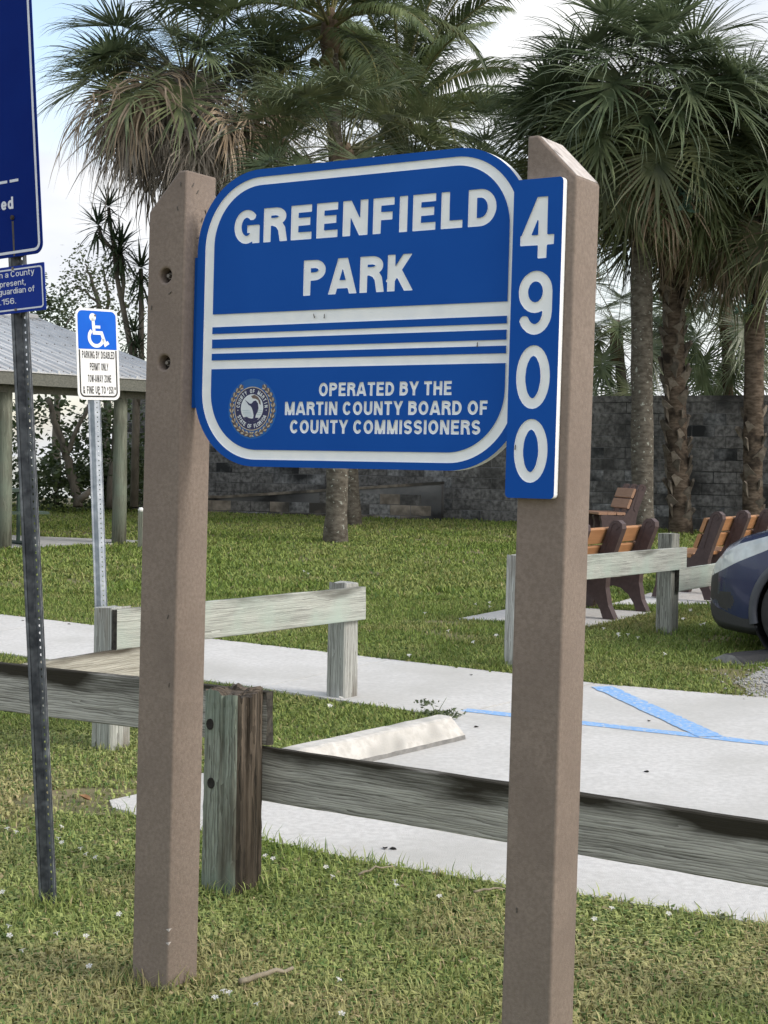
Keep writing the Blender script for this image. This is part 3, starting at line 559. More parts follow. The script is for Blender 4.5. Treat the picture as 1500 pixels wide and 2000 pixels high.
# ------------------------------------------------------------------ litter
def litter_stick(u0, v0, u1, v1, r0, label, seed):
    a, b = gnd(u0, v0), gnd(u1, v1); m = MB(); r = rng(seed); pts = []
    for k in range(7):
        t = k / 6; p = (b - a) * t; pts.append((p[0], p[1], .028 + r.normal(0, .003) + .012 * math.sin(t * 3) + gz(a[1] + p[1]) - gz(a[1])))
    m.tube(pts, [r0 * (1 - .45 * k / 6) for k in range(7)], 8); o = part('stick', m, 'stick', None, (a[0], a[1], gz(a[1])), None, True); tag(o, label, 'stick'); return o
litter_stick(468, 1938, 572, 1912, .010, 'thick brown stick lying in the grass beside the sign post', 1)
litter_stick(700, 1722, 765, 1708, .005, 'thin pale twig lying in the grass before the parking slab', 2)
litter_stick(925, 1760, 985, 1752, .005, 'thin dark twig in the grass against the taller sign post', 3)
lm = MB(); lm.add([(0, -.035, .01), (.022, -.01, .018), (.024, .015, .02), (0, .04, .012), (-.024, .012, .02), (-.022, -.012, .019), (0, 0, .004)], [(0, 1, 6), (1, 2, 6), (2, 3, 6), (3, 4, 6), (4, 5, 6), (5, 0, 6)])
lme = lm.mesh('leaf', 'dead_leaf'); p = gnd(165, 1568)
o = obj('fallen_leaf', lme, None, (p[0], p[1], gz(p[1]) + .012), (.2, .1, 1.1)); tag(o, 'curled rusty brown leaf on the bare soil beside the slab', 'leaf')
lme2 = lm.mesh('leaf', 'hole_dark')
for i, (u, v) in enumerate([(752, 1663), (768, 1664), (1268, 1412), (1262, 1512), (930, 1424), (920, 1322), (135, 1222), (45, 1215)]):
    p = gnd(u, v); o = obj('leaf_scrap', lme2, None, (p[0], p[1], gz(p[1]) + .006), (0, 0, i * 1.3)); o.scale = (.45, .45, .6); tag(o, 'tiny dark scrap of leaf lying on the pale concrete', 'leaf', 'leaf scraps on the paving')

# ================================================================== THE PARK SIGN
SG = dict(x0=-.6143, y0=4.4888, phi=.5573, lx=.008, ly=.0056, W=1.1034, H=2.4237, HR=2.4148, s=.14, sx=.0295, sz=.1128, yb=.04)
def shear(v): v = np.asarray(v, float).copy(); v[:, 0] += SG['lx'] * v[:, 2]; v[:, 1] += SG['ly'] * v[:, 2]; return v
sign = thing('park_sign', 'blue and white routed park sign on two brown posts', 'sign', (SG['x0'], SG['y0'], 0), (0, 0, -SG['phi']))
def sharr(mb): return mb.xf(lambda x, y, z: (x + SG['lx'] * z, y + SG['ly'] * z, z))
def rounded(poly, r=.009, n=4):
    out = []
    for i, p in enumerate(poly):
        a, b, c = np.array(poly[i - 1]), np.array(p), np.array(poly[(i + 1) % len(poly)]); u = (a - b) / np.linalg.norm(a - b); v = (c - b) / np.linalg.norm(c - b)
        for k in range(n + 1):
            t = k / n; q = b + u * r * (1 - t) ** 2 + v * r * t ** 2; out.append((float(q[0]), float(q[1])))
    return out
s_, W_, H_, HR_, sx_, sz_ = (SG[k] for k in ('s', 'W', 'H', 'HR', 'sx', 'sz'))
lp = [(-s_, -.3), (0, -.3), (0, H_), (-sx_, H_), (-s_, H_ - sz_)]
BZ = [(-.071, 2.1214), (-.0694, 1.8665)]
po = fill2d('post', [rounded(lp, .006)] + [circ(x, z, .0215) for x, z in BZ], s_, 0, 'post_plastic', sign, shear, .007, 2); po['label'] = 'brown plastic post with two recessed bolts and a slanted top'
for x, z in BZ:
    m = MB(); rs = [[(x + math.cos(2 * math.pi * k / 20) * .0225, y, z + math.sin(2 * math.pi * k / 20) * .0225) for k in range(20)] for y in (.032, .036)]; m.rings(rs); sharr(m)
    b_ = part('bolt', m, 'rust_dark', sign)
    m = MB(); rs = [[(x + .002 + math.cos(2 * math.pi * k / 6) * .0095, y, z + math.sin(2 * math.pi * k / 6) * .0095) for k in range(6)] for y in (.020, .032)]; m.rings(rs)
    rs = [[(x + .002 + math.cos(2 * math.pi * k / 10) * .0055, y, z + math.sin(2 * math.pi * k / 10) * .0055) for k in range(10)] for y in (.010, .020)]; m.rings(rs); sharr(m); part('nut', m, 'bolt_metal', b_)
rp = [(W_, -.3), (W_ + s_, -.3), (W_ + s_, HR_ - sz_), (W_ + sx_, HR_), (W_, HR_)]
po2 = fill2d('post', [rounded(rp, .006)], s_, 0, 'post_plastic', sign, shear, .007, 2)
m = MB(); q0, q1 = np.array([W_ + sx_, HR_]), np.array([W_ + s_, HR_ - sz_]); dn = np.array([sz_, s_ - sx_]); dn = dn / np.linalg.norm(dn)
a0, a1 = q0 + (q1 - q0) * .03, q0 + (q1 - q0) * .97
m.add([(a0[0] + dn[0] * t, y, a0[1] + dn[1] * t) for t in (-.004, .0012) for y in (.006, s_ - .006)] + [(a1[0] + dn[0] * t, y, a1[1] + dn[1] * t) for t in (-.004, .0012) for y in (.006, s_ - .006)],
      [(2, 3, 7, 6), (0, 2, 6, 4), (1, 5, 7, 3), (0, 1, 3, 2), (4, 6, 7, 5)]); sharr(m); cp = part('post_cap', m, 'post_cap', po2); cp['label'] = 'pale slanted top with a scuffed grey patch'
m = MB(); q0, q1 = np.array([-sx_, H_]), np.array([-s_, H_ - sz_]); dn = np.array([-sz_, s_ - sx_]); dn = dn / np.linalg.norm(dn); a0, a1 = q0 + (q1 - q0) * .03, q0 + (q1 - q0) * .97
m.add([(a0[0] + dn[0] * t, y, a0[1] + dn[1] * t) for t in (-.004, .0012) for y in (.006, s_ - .006)] + [(a1[0] + dn[0] * t, y, a1[1] + dn[1] * t) for t in (-.004, .0012) for y in (.006, s_ - .006)],
      [(2, 6, 7, 3), (0, 4, 6, 2), (1, 3, 7, 5), (0, 2, 3, 1), (4, 5, 7, 6)]); sharr(m); part('post_cap', m, 'post_cap', po)
# board: a white core under a routed blue face
YB = SG['yb']; X0, X1, Z0, Z1, RR = .0158, 1.0995, 1.5660, 2.4122, .222
FT = .0042
board = fill2d('sign_board', [rrect(X0, X1, Z0, Z1, RR, 20)], .024, YB + FT, 'sign_white', sign, shear, .001)
m = MB(); m.box(-.012, X0 + .02, YB + .008, YB + .026, 1.735, 2.175); m.box(X1 - .02, W_ + .012, YB + .008, YB + .026, 1.735, 2.175); sharr(m); part('mounting_tongue', m, 'sign_blue', board)
o_out = rrect(X0, X1, Z0, Z1, RR, 20); b_out = rrect(.0440, X1 - .0285, 1.5862, 2.3900, RR - .026, 20); b_in = rrect(.0768, X1 - .0605, 1.6138, 2.3672, RR - .055, 20)
ups = clip_poly(b_in, 1, 2.0053, False); lows = clip_poly(b_in, 1, 1.8468, True)
xl, xr = .0768, X1 - .0605
strips = [[(xl, a), (xr, a), (xr, b), (xl, b)] for a, b in ((1.9487, 1.9685), (1.9070, 1.9328), (1.8720, 1.8916))]
T1 = text_loops('GREENFIELD', .1485, .9990, 2.2035, .0965, .228, .145)
T2 = text_loops('PARK', .3955, .7530, 2.0462, .0985, .228, .13)
T3 = text_loops('OPERATED BY THE', .4575, .8815, 1.7655, .0375, .225, .125, .33)
T4 = text_loops('MARTIN COUNTY BOARD OF', .3430, .9900, 1.7132, .0375, .225, .125, .33)
T5 = text_loops('COUNTY COMMISSIONERS', .3620, .9708, 1.6617, .0382, .225, .125, .33)
SC_, SR_ = (.2291, 1.7315), .0862
bf = fill2d('blue_face', [o_out, b_out, ups, lows] + strips + T1 + T2 + T3 + T4 + T5, .0008, YB, 'sign_blue', board, shear)
fill2d('routed_layer', [o_out, b_out, ups, lows] + strips + T1 + T2 + T3 + T4 + T5, FT - .0008, YB + .0008, 'sign_white', board, shear)
for nm, tl in (('title_lettering', T1), ('title_lettering', T2), ('small_lettering', T3), ('small_lettering', T4), ('small_lettering', T5)):
    fill2d(nm, [l for l in tl], .0008, YB + FT - .0008, 'sign_white', board, shear)
# the county seal: printed disc with wreath, ring of words and a leaping sailfish
cx, cz = SC_; K = SR_
def flat(loops, d, mname, name, parent=board): return fill2d(name, loops, .0004, YB - d, mname, parent, shear)
flat([circ(cx, cz, K, 48)], .0004, 'seal_blue', 'seal')
def leafloop(r, a, ln, wd, tilt):
    x, z = r * math.cos(a), r * math.sin(a); t = a + math.pi / 2 + tilt; c, s = math.cos(t), math.sin(t)
    return [(cx + x + c * u - s * v, cz + z + s * u + c * v) for u, v in ((-ln, 0), (-ln * .3, wd), (ln * .4, wd * .8), (ln, 0), (ln * .4, -wd * .8), (-ln * .3, -wd))]
wr_d, wr_l = [], []
for sgn in (1, -1):
    for k in range(13):
        a = R_(-88 + k * 12.0); a = a if sgn > 0 else math.pi - a
        for rr, tl, dst in ((K * .80, .42, wr_l), (K * .90, -.40, wr_l)): dst.append(leafloop(rr, a, K * .082, K * .026, tl * sgn))
        wr_d.append(leafloop(K * .86, a, K * .11, K * .10, 0))
flat([l for l in wr_d], .0009, 'seal_brown', 'seal_wreath')
for i, l in enumerate(wr_l): pass
sw = MB()
for l in wr_l: sw.add([(x, YB - .0014, z) for x, z in l], [(0, 5, 4, 3, 2, 1)])
sharr(sw); part('seal_leaves', sw, 'seal_tan', board)
flat([circ(cx, cz, K * .715, 48)], .0018, 'navy', 'seal_ring')
flat([circ(cx, cz, K * .73, 48), circ(cx, cz, K * .70, 48)], .0022, 'seal_tan', 'seal_ring_edge')
flat([circ(cx, cz + K * .02, K * .46, 40)], .0022, 'seal_pale', 'seal_picture')
ring = []
def arc_text(txt, r, a0, a1, cap, up):
    n = len(txt)
    for i, ch in enumerate(txt):
        if ch == ' ': continue
        a = R_(a0 + (a1 - a0) * (i + .5) / n); Wd, lps = outlines(ch, .2)
        t = a - math.pi / 2 if up else a + math.pi / 2; c, s = math.cos(t), math.sin(t)
        for l in lps: ring.append([(cx + r * math.cos(a) + c * (x - Wd / 2) * cap * .8 - s * (y - .5) * cap, cz + r * math.sin(a) + s * (x - Wd / 2) * cap * .8 + c * (y - .5) * cap) for x, y in l])
arc_text('COUNTY OF MARTIN', K * .585, 178, 2, K * .135, True); arc_text('STATE OF FLORIDA', K * .585, 202, 338, K * .135, False)
flat(ring + [circ(cx - K * .585, cz - K * .05, K * .018, 8), circ(cx + K * .585, cz - K * .05, K * .018, 8)], .0022, 'seal_pale', 'seal_lettering')
fish = [(-.30, .30), (-.10, .17), (-.02, .17), (.06, .25), (.16, .27), (.24, .18), (.27, .02), (.24, -.10), (.17, -.20), (.14, -.30), (.20, -.38), (.08, -.36), (-.06, -.40), (.06, -.32), (.08, -.22), (.05, -.10), (.0, .02), (-.06, .09), (-.13, .12)]
flat([[(cx + x * K * 1.0, cz + y * K * 1.0) for x, y in fish]], .0027, 'navy', 'seal_fish')
cloudp = [(-.05, .42), (.10, .46), (.25, .38), (.34, .26), (.36, .12), (.30, .16), (.25, .28), (.14, .33), (.02, .34)]
flat([[(cx + x * K, cz + y * K) for x, y in cloudp]], .0027, 'seal_brown', 'seal_cloud')
wav = [[(cx + a * K, cz + (z + .012) * K), (cx + a * K, cz + z * K), (cx + b * K, cz + z * K), (cx + b * K, cz + (z + .012) * K)] for a, b, z in ((-.42, -.1, -.06), (-.38, -.05, -.12), (-.36, -.02, -.18), (-.30, 0, -.25), (.22, .42, -.06), (.2, .40, -.13), (.2, .36, -.20))]
flat(wav, .0027, 'seal_aqua', 'seal_waves')
sea = [(-.34, -.29), (-.2, -.27), (-.12, -.31), (0, -.33), (.12, -.30), (.3, -.30), (.2, -.40), (0, -.45), (-.2, -.40)]
flat([[(cx + x * K, cz + y * K) for x, y in sea]], .0025, 'navy', 'seal_sea')
# address panel on the front of the right post
NP = (1.0820, 1.2185, 1.5010, 2.3005); YP = -.024
pan = fill2d('number_panel', [rrect(*NP, .011, 6)], .018, YP + .0045, 'sign_white', sign, shear, .001); pan['label'] = 'narrow blue upright panel with the house number 4900'
dg = []
for ch, z0, z1 in (('4', 2.1012, 2.2545), ('9', 1.9112, 2.0710), ('0', 1.7255, 1.8852), ('0', 1.5402, 1.7006)):
    dg.append(text_loops(ch, 1.1035, 1.1975, z0, z1 - z0, .165))
fill2d('panel_face', [rrect(*NP, .011, 6)] + [l for d in dg for l in d], .0008, YP, 'sign_blue', pan, shear)
fill2d('routed_layer', [rrect(*NP, .011, 6)] + [l for d in dg for l in d], .0037, YP + .0008, 'sign_white', pan, shear)
for d in dg: fill2d('digit', d, .0008, YP + .0037, 'sign_white', pan, shear)
m = MB()
for z in (1.62, 2.15): m.box(W_ + .02, NP[1] - .015, YP + .0225, .006, z, z + .05)
sharr(m); part('mounting_block', m, 'post_plastic', pan)
for z in (.155, .195):                     # two dings on the front corner of the bolted post
    m = MB(); m.add([(-.010, -.0012, z), (.0012, -.0012, z - .006), (.0012, .012, z + .002), (.0008, -.0008, z + .004)], [(0, 1, 3), (1, 2, 3)]); sharr(m); part('ding', m, 'post_cap', po)

# midges resting on the posts and the sign face
im = MB(); im.tube([(0, 0, -.007), (0, -.0012, -.002), (0, -.0015, .003), (0, -.001, .006)], [.0006, .0012, .0014, .0007], 6); im.add([(-.001, -.0006, .004), (.001, -.0006, .004), (.0022, -.001, -.008), (-.0022, -.001, -.008)], [(0, 1, 2, 3)])
ime = im.mesh('insect', 'insect')
SM = Matrix.Translation((SG['x0'], SG['y0'], 0)) @ Matrix.Rotation(-SG['phi'], 4, 'Z')
def insect(X, Y, Z, face, rot, sc_=1.0, lab='tiny dark midge resting on the brown sign post'):
    w = SM @ Vector((X + SG['lx'] * Z, Y + SG['ly'] * Z, Z)); o = obj('insect', ime, None, w)
    o.rotation_euler = (Matrix.Rotation(-SG['phi'] + (math.pi / 2 if face == 'R' else 0), 4, 'Z') @ Matrix.Rotation(rot, 4, 'Y')).to_euler(); o.scale = (sc_,) * 3
    tag(o, lab, 'insect', 'midges on the sign')
for X, Y, Z, fc, rt in ((.0005, .03, 2.385, 'R', .6), (.0005, .052, 2.368, 'R', .6), (.0005, .09, 2.315, 'R', -.5), (.0005, .075, 2.29, 'R', .3), (-.03, -.0005, 2.315, 'F', -.2), (.0005, .06, 2.235, 'R', 1.1), (-.02, -.0005, 2.385, 'F', 0), (-.05, -.0005, 2.07, 'F', 1.0), (-.12, -.0005, 2.03, 'F', .2), (-.03, -.0005, 1.12, 'F', .4), (-.02, -.0005, .92, 'F', .1), (1.14, -.0005, .45, 'F', 0)):
    insect(X, Y, Z, fc, rt)
for X, Z, rt in ((.47, 1.988, .1), (.435, 1.99, -.3), (.955, 1.897, .1)): insect(X, YB + .0002, Z, 'F', rt, .9, 'tiny dark midge clinging to the white bands of the park sign')
insect(1.108, YP - .0002, 1.63, 'F', .1, .9, 'tiny dark midge on the lowest zero of the number panel')
# ================================================================== SIGNS ON STEEL CHANNEL POSTS
def channel_post(h, flip, rad=.0048, z0=-.25):
    """U-channel sign post with a row of punched holes in its web; open side to -Y (web in front when FLIP)"""
    m = MB(); d, t = .024, .003; prof = [(-.039, 0), (-.026, 0), (-.0175, d)]; sg = -1 if flip else 1; pitch = .0254
    def strip(a, b, z0, z1):
        m.add([(a[0], sg * a[1], z0), (b[0], sg * b[1], z0), (b[0], sg * b[1], z1), (a[0], sg * a[1], z1)], [(0, 1, 2, 3)])
        nx, ny = b[1] - a[1], -(b[0] - a[0]); l = math.hypot(nx, ny); nx, ny = nx / l * t, ny / l * t
        m.add([(a[0] + nx, sg * (a[1] + ny), z0), (b[0] + nx, sg * (b[1] + ny), z0), (b[0] + nx, sg * (b[1] + ny), z1), (a[0] + nx, sg * (a[1] + ny), z1)], [(3, 2, 1, 0)])
    for s in (1, -1):
        for a, b in zip(prof[:-1], prof[1:]): strip((a[0] * s, a[1]), (b[0] * s, b[1]), z0, h)
        m.box(min(-.039 * s, -.036 * s), max(-.039 * s, -.036 * s), min(0, sg * -.003), max(0, sg * -.003), z0, h)
    n = int((h - z0) / pitch); w = .0175
    for k in range(n):
        a, b = z0 + k * pitch, z0 + (k + 1) * pitch; c = (a + b) / 2; y = sg * d
        ring = [(rad * math.cos(R_(22.5 + 45 * i)), rad * math.sin(R_(22.5 + 45 * i))) for i in range(8)]
        outr = [(w, pitch / 4), (pitch / 4, pitch / 2), (-pitch / 4, pitch / 2), (-w, pitch / 4), (-w, -pitch / 4), (-pitch / 4, -pitch / 2), (pitch / 4, -pitch / 2), (w, -pitch / 4)]
        m.add([(x, y, c + z) for x, z in ring] + [(x, y, c + z) for x, z in outr], [(i, (i + 1) % 8, 8 + (i + 1) % 8, 8 + i) for i in range(8)])
        m.add([(w, y, a), (w, y, c - pitch / 4), (pitch / 4, y, a), (w, y, b), (w, y, c + pitch / 4), (pitch / 4, y, b), (-w, y, a), (-w, y, c - pitch / 4), (-pitch / 4, y, a), (-w, y, b), (-w, y, c + pitch / 4), (-pitch / 4, y, b)], [(0, 1, 2), (3, 4, 5), (6, 7, 8), (9, 10, 11)])
    return m
def disc(m, x, y, z, r, th, n=12, mi=0): m.rings([[(x + math.cos(2 * math.pi * k / n) * q, yy, z + math.sin(2 * math.pi * k / n) * q) for k in range(n)] for q, yy in ((r, y), (r, y - th * .6), (r * .6, y - th))], True, True, mi)

# notice post at the left edge of the view
NB = np.array([-1.145, 5.300]); rotm = Matrix.Rotation(-.058, 4, 'Y') @ Matrix.Rotation(GA, 4, 'Z')
ns = thing('notice_sign', 'leaning steel post with a tall navy notice above a small blue notice', 'sign', (NB[0], NB[1], gz(NB[1])), rotm.to_euler())
part('post', channel_post(3.30, False), 'galv_dark', ns)
def npx(u, v, yoff=-.006):                    # a photo pixel on the notice plane, in its own frame
    Mi = np.array(rotm.to_3x3()); d = ray(u, v); o = CAMP - np.array([NB[0], NB[1], gz(NB[1])]); n = Mi[:, 1]; t = (yoff - o @ n) / (d @ n); P = Mi.T @ (o + t * d); return float(P[0]), float(P[2])
xr_, zb_ = npx(83, 470)[0], npx(40, 500)[1]
up = fill2d('upper_notice', [rrect(-xr_, xr_, zb_, zb_ + .98, .036, 8)], .003, -.0065, 'notice_blue', ns)
fill2d('border', [rrect(-xr_ + .011, xr_ - .0105, zb_ + .011, zb_ + .969, .027, 8), rrect(-xr_ + .020, xr_ - .0195, zb_ + .020, zb_ + .960, .019, 8)], .0006, -.0073, 'notice_white', up)
def on_notice(txt, u0, u1, vb, cap, w, y, parent, name='lettering', track=.12):
    (x0, z0), (x1, z1) = npx(u0, vb), npx(u1, vb); fill2d(name, text_loops(txt, x0, x1, z0, cap, w, track), .0006, y, 'notice_white', parent)
on_notice('ced', -9, 27, 413.5, .0415, .19, -.0073, up)
(xa, za), (xb, zb2) = npx(-60, 359.5), npx(14.5, 357.5); za = npx(0, 357.7)[1]; xa = max(xa, -xr_ + .028)
(xc, _), (xd, _) = npx(19.5, 357), npx(36.5, 357)
fill2d('rule', [[(xa, za - .0045), (xb, za - .0045), (xb, za + .0045), (xa, za + .0045)], [(xc, za - .0045), (xd, za - .0045), (xd, za + .0045), (xc, za + .0045)]], .0006, -.0073, 'notice_white', up)
bx_, bz_ = npx(25, 425); m = MB(); disc(m, bx_, -.0066, bz_, .0085, .007); part('bolt', m, 'rust_dark', up)
sx0, sz0 = npx(25, 432); m = MB(); m.add([(sx0 - .004, -.0069, zb_ + .003), (sx0 + .0035, -.0069, zb_ + .003), (sx0 + .005, -.0069, sz0), (sx0 - .005, -.0069, sz0)], [(0, 1, 2, 3)]); part('rust_streak', m, 'rust_stain', up)
xl2, z12, z02 = npx(88, 560)[0], npx(40, 518)[1], npx(40, 610.5)[1]
lo_ = fill2d('lower_notice', [rrect(-xl2, xl2, z02, z12, .003, 2)], .003, -.0065, 'notice_blue_light', ns)
fill2d('border', [rrect(-xl2 + .011, xl2 - .009, z02 + .009, z12 - .009, .012, 6), rrect(-xl2 + .016, xl2 - .0143, z02 + .0143, z12 - .0143, .008, 6)], .0006, -.0073, 'notice_white', lo_)
for tx, u0, u1, vb in (('n a County', -1, 68, 544.5), ('present,', 0, 50.5, 562), ('guardian of', -2, 68.5, 577.5), ('.156.', 1, 32, 596.5)):
    on_notice(tx, u0, u1, vb, .0205, .13, -.0073, lo_, track=.11)
for u, v in ((25.5, 524.5), (31.5, 605)):
    x, z = npx(u, v); m = MB(); disc(m, x, -.0066, z, .0052, .005); part('bolt', m, 'bolt_metal', lo_)

# disabled parking sign behind the corner of the timber fence
HB = np.array([-1.455, 8.10]); HA = R_(47); roth = Matrix.Rotation(-.045, 4, 'Y') @ Matrix.Rotation(HA, 4, 'Z')
hs = thing('parking_sign', 'blue and white disabled parking sign on a galvanised channel post', 'sign', (HB[0], HB[1], gz(HB[1])), roth.to_euler())
part('post', channel_post(2.26, True, .0038), 'galv', hs)
def hpx(u, v, yoff=-.028):
    Mi = np.array(roth.to_3x3()); d = ray(u, v); o = CAMP - np.array([HB[0], HB[1], gz(HB[1])]); n = Mi[:, 1]; t = (yoff - o @ n) / (d @ n); P = Mi.T @ (o + t * d); return float(P[0]), float(P[2])
x0h, x1h = hpx(149.5, 690)[0], hpx(231.5, 690)[0]; z1h, z0h = hpx(188, 603)[1], hpx(192, 781)[1]; hw, hh = x1h - x0h, z1h - z0h
def H(fx, fz): return x0h + fx * hw, z0h + fz * hh
def hr(fx0, fx1, fz0, fz1, r, n=6): a, b = H(fx0, fz0), H(fx1, fz1); return rrect(a[0], b[0], a[1], b[1], r, n) if r else [(a[0], a[1]), (b[0], a[1]), (b[0], b[1]), (a[0], b[1])]
pl = fill2d('panel', [hr(0, 1, 0, 1, .036, 8)], .002, -.0285, 'access_white', hs)
fill2d('blue_field', [clip_poly(hr(.045, .955, .03, .975, .030, 8), 1, H(0, .555)[1], False)], .0005, -.0292, 'access_blue', pl)
def lower_u(f, r, n=8):                                  # the lower half of a rounded frame, open at the top
    (xa_, za_), (xb_, zt_) = H(f, f * hw / hh), H(1 - f, .547); return [(xa_, zt_)] + [(xa_ + r + r * math.cos(R_(180 + 90 * i / n)), za_ + r + r * math.sin(R_(180 + 90 * i / n))) for i in range(n + 1)] + [(xb_ - r + r * math.cos(R_(270 + 90 * i / n)), za_ + r + r * math.sin(R_(270 + 90 * i / n))) for i in range(n + 1)] + [(xb_, zt_)]
fill2d('black_rim', [lower_u(.05, .030) + lower_u(.082, .022)[::-1]], .0005, -.0292, 'black_ink', pl)
def hp(fx, fz): return H(fx, fz)
def band(pts, w):                                       # a bent white bar of the wheelchair symbol
    P = [np.array(hp(*p)) for p in pts]; L, Rr = [], []
    for i, p in enumerate(P):
        a = P[max(i - 1, 0)]; b = P[min(i + 1, len(P) - 1)]
        d1 = (p - a) if i else (b - p); d2 = (b - p) if i < len(P) - 1 else d1; d1 = d1 / np.linalg.norm(d1); d2 = d2 / np.linalg.norm(d2); t = (d1 + d2); t /= np.linalg.norm(t); n = np.array([-t[1], t[0]]); k = w / 2 / max(.5, abs(n @ np.array([-d1[1], d1[0]])))
        L.append(tuple(p + n * k)); Rr.append(tuple(p - n * k))
    return L + Rr[::-1]
c0 = H(.40, .905); r0 = .021
bw = .019
wc = [hp(.48, .66)]; wheel = []
for k in range(25):
    a = R_(128 + k * (352 - 128) / 24); wheel.append((.47 + .165 * math.cos(a), .685 + .165 * hw / hh * math.sin(a)))
for nm, lps in (('symbol', [circ(c0[0], c0[1], r0, 20)]), ('symbol', [band([(.405, .90), (.425, .735), (.60, .735), (.685, .61), (.76, .635)], bw)]), ('symbol', [band([(.425, .80), (.575, .80)], bw * .8)]), ('symbol', [band(wheel, bw)])):
    fill2d(nm, lps, .0004, -.0296 - .0002 * ('symbol' == nm), 'access_white', pl)
for tx, fx0, fx1, fz in (('PARKING BY DISABLED', .125, .895, .452), ('PERMIT ONLY', .30, .74, .322), ('TOW-AWAY ZONE', .245, .80, .192), ('& FINE UP TO', .125, .66, .067), ('250.', .735, .860, .067)):
    a, b = H(fx0, fz), H(fx1, fz); fill2d('lettering', text_loops(tx, a[0], b[0], a[1], .082 * hh, .185, .15, .50), .0004, -.0292, 'black_ink', pl)
for tx, fx0, fx1, fz in (('$', .695, .722, .105), ('00', .868, .905, .11)):
    a, b = H(fx0, fz), H(fx1, fz); fill2d('lettering', text_loops(tx, a[0], b[0], a[1], .034 * hh, .2, .14), .0004, -.0292, 'black_ink', pl)
for fx, fz in ((.46, .925), (.50, .068)):
    x, z = H(fx, fz); m = MB(); disc(m, x, -.0293, z, .0058, .004); part('bolt', m, 'bolt_metal', pl)

# ================================================================== TIMBER RAIL FENCES
def fpost(par, base, xy, top, ang, matname, seed, w=.14, taper=.06):
    z0 = gz(xy[1]); m = beam(top - z0 + .25, w, w, seed, .06, .0016, .010, 'Z', .012, taper); return part('post', m, matname, par, (xy[0] - base[0], xy[1] - base[1], z0 - .25 - base[2]), (0, 0, ang))
def frail(par, base, p0, p1, zt0, zt1, h, matname, seed, w=.038):
    a, b = np.array([*p0, zt0 - h / 2]), np.array([*p1, zt1 - h / 2]); d = b - a; L = np.linalg.norm(d)
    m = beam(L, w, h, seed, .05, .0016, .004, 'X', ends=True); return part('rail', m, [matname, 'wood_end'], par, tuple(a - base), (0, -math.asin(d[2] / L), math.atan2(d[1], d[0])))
def fbase(p): return np.array([p[0], p[1], gz(p[1])])
P1 = np.array([-.531, 5.552]); b1 = fbase(P1)
f1 = thing('roadside_fence', 'weathered grey timber rail fence with a mossy split corner post beside the sign', 'fence', b1)
def split_post(top, w, seed):
    """an old square post: cleft, ridged sides and a rotten uneven top"""
    r = rng(seed); n = 64; K = 44; z0 = -.25; a = w / 2; per = []
    for i in range(n):
        t = 4 * i / n; k = int(t); f = t - k; x, y = [(-a + w * f, -a), (a, -a + w * f), (a - w * f, a), (-a, a - w * f)][k]; c = 1 - .10 * max(0, (abs(x) + abs(y)) / a - 1.72) / .28; per.append((x * c, y * c, k, f))
    rid = r.normal(0, 1, n); rid = (rid + np.roll(rid, 1)) * .5; crack = {9: .010, 21: .016, 24: .013, 28: .018, 30: .012, 37: .01}
    tops = []
    for x, y, k, f in per: tops.append(top + .006 * math.sin(x * 60 + 1) * math.cos(y * 45) + r.normal(0, .0025) - (.010 if x > -.01 and y < -.01 else 0) - .008 * (k == 1))
    rs = []
    for q in range(K + 1):
        t = q / K; ring = []
        for i, (x, y, k, f) in enumerate(per):
            dep = (.0045 if k == 1 else .0016) * rid[i] + r.normal(0, .0007) - crack.get(i, 0) * (.35 + .65 * t) ; m_ = math.hypot(x, y); s = (1 + .07 * (1 - t)) * (1 + dep / m_); ring.append((x * s, y * s, z0 + (tops[i] - z0) * t))
        rs.append(ring)
    m = MB(); m.rings(rs, True, False); c = len(m.v); tp = rs[-1]; inner = [(x * .55, y * .55, z - .003 + r.normal(0, .0025)) for x, y, z in tp]; m.rings([tp, inner], True, False, 1); m.add(inner, [tuple(range(n))], 1)
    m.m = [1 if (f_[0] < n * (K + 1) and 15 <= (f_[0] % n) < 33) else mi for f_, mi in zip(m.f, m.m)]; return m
fp = part('post', split_post(.752 - gz(P1[1]), .164, 11), ['wood_post_near', 'wood_post_dark'], f1, None, (0, 0, GA + R_(3)))
L1 = P1 + C2 * .098
frail(f1, b1, L1 + A2 * .088, L1 - A2 * 2.50, .742, .722, .196, 'wood_rail_near', 12)
frail(f1, b1, L1 + A2 * .01, L1 + A2 * 2.62, .536, .518, .196, 'wood_rail_near', 13)
fpost(f1, b1, P1 + A2 * 2.50, .70, GA, 'wood_post_near', 14); fpost(f1, b1, P1 - A2 * 2.42, .76, GA, 'wood_post_grey', 15)
for u, v in ((417, 1413), (421, 1527)):
    P = atY(u, v, 5.52) - b1; q = P[:2]; k = (q @ C2) + .0850; q = q - C2 * k
    m = MB(); m.rings([[(math.cos(2 * math.pi * i / 12) * r, y, math.sin(2 * math.pi * i / 12) * r * 1.25) for i in range(12)] for r, y in ((.0165, .006), (.0160, -.0022), (.013, -.0026), (.006, -.001))])
    part('bolt_hole', m, 'hole_dark', f1, (q[0], q[1], P[2]), (0, 0, GA + R_(3)))  # near-black disc on the face; its colour stands in for the shaded hole
PA, PBb = np.array([-1.396, 7.93]), np.array([-.243, 9.56]); dAB = (PBb - PA) / np.linalg.norm(PBb - PA); nAB = np.array([dAB[1], -dAB[0]]); aAB = math.atan2(dAB[1], dAB[0]); b2 = fbase(PA)
f2 = thing('side_fence', 'pale grey timber rail fence along the sidewalk below the disabled parking sign', 'fence', b2)
fpost(f2, b2, PA, .815, aAB, 'wood_post_grey', 21); fpost(f2, b2, PBb, .835, aAB, 'wood_post_pale', 22)
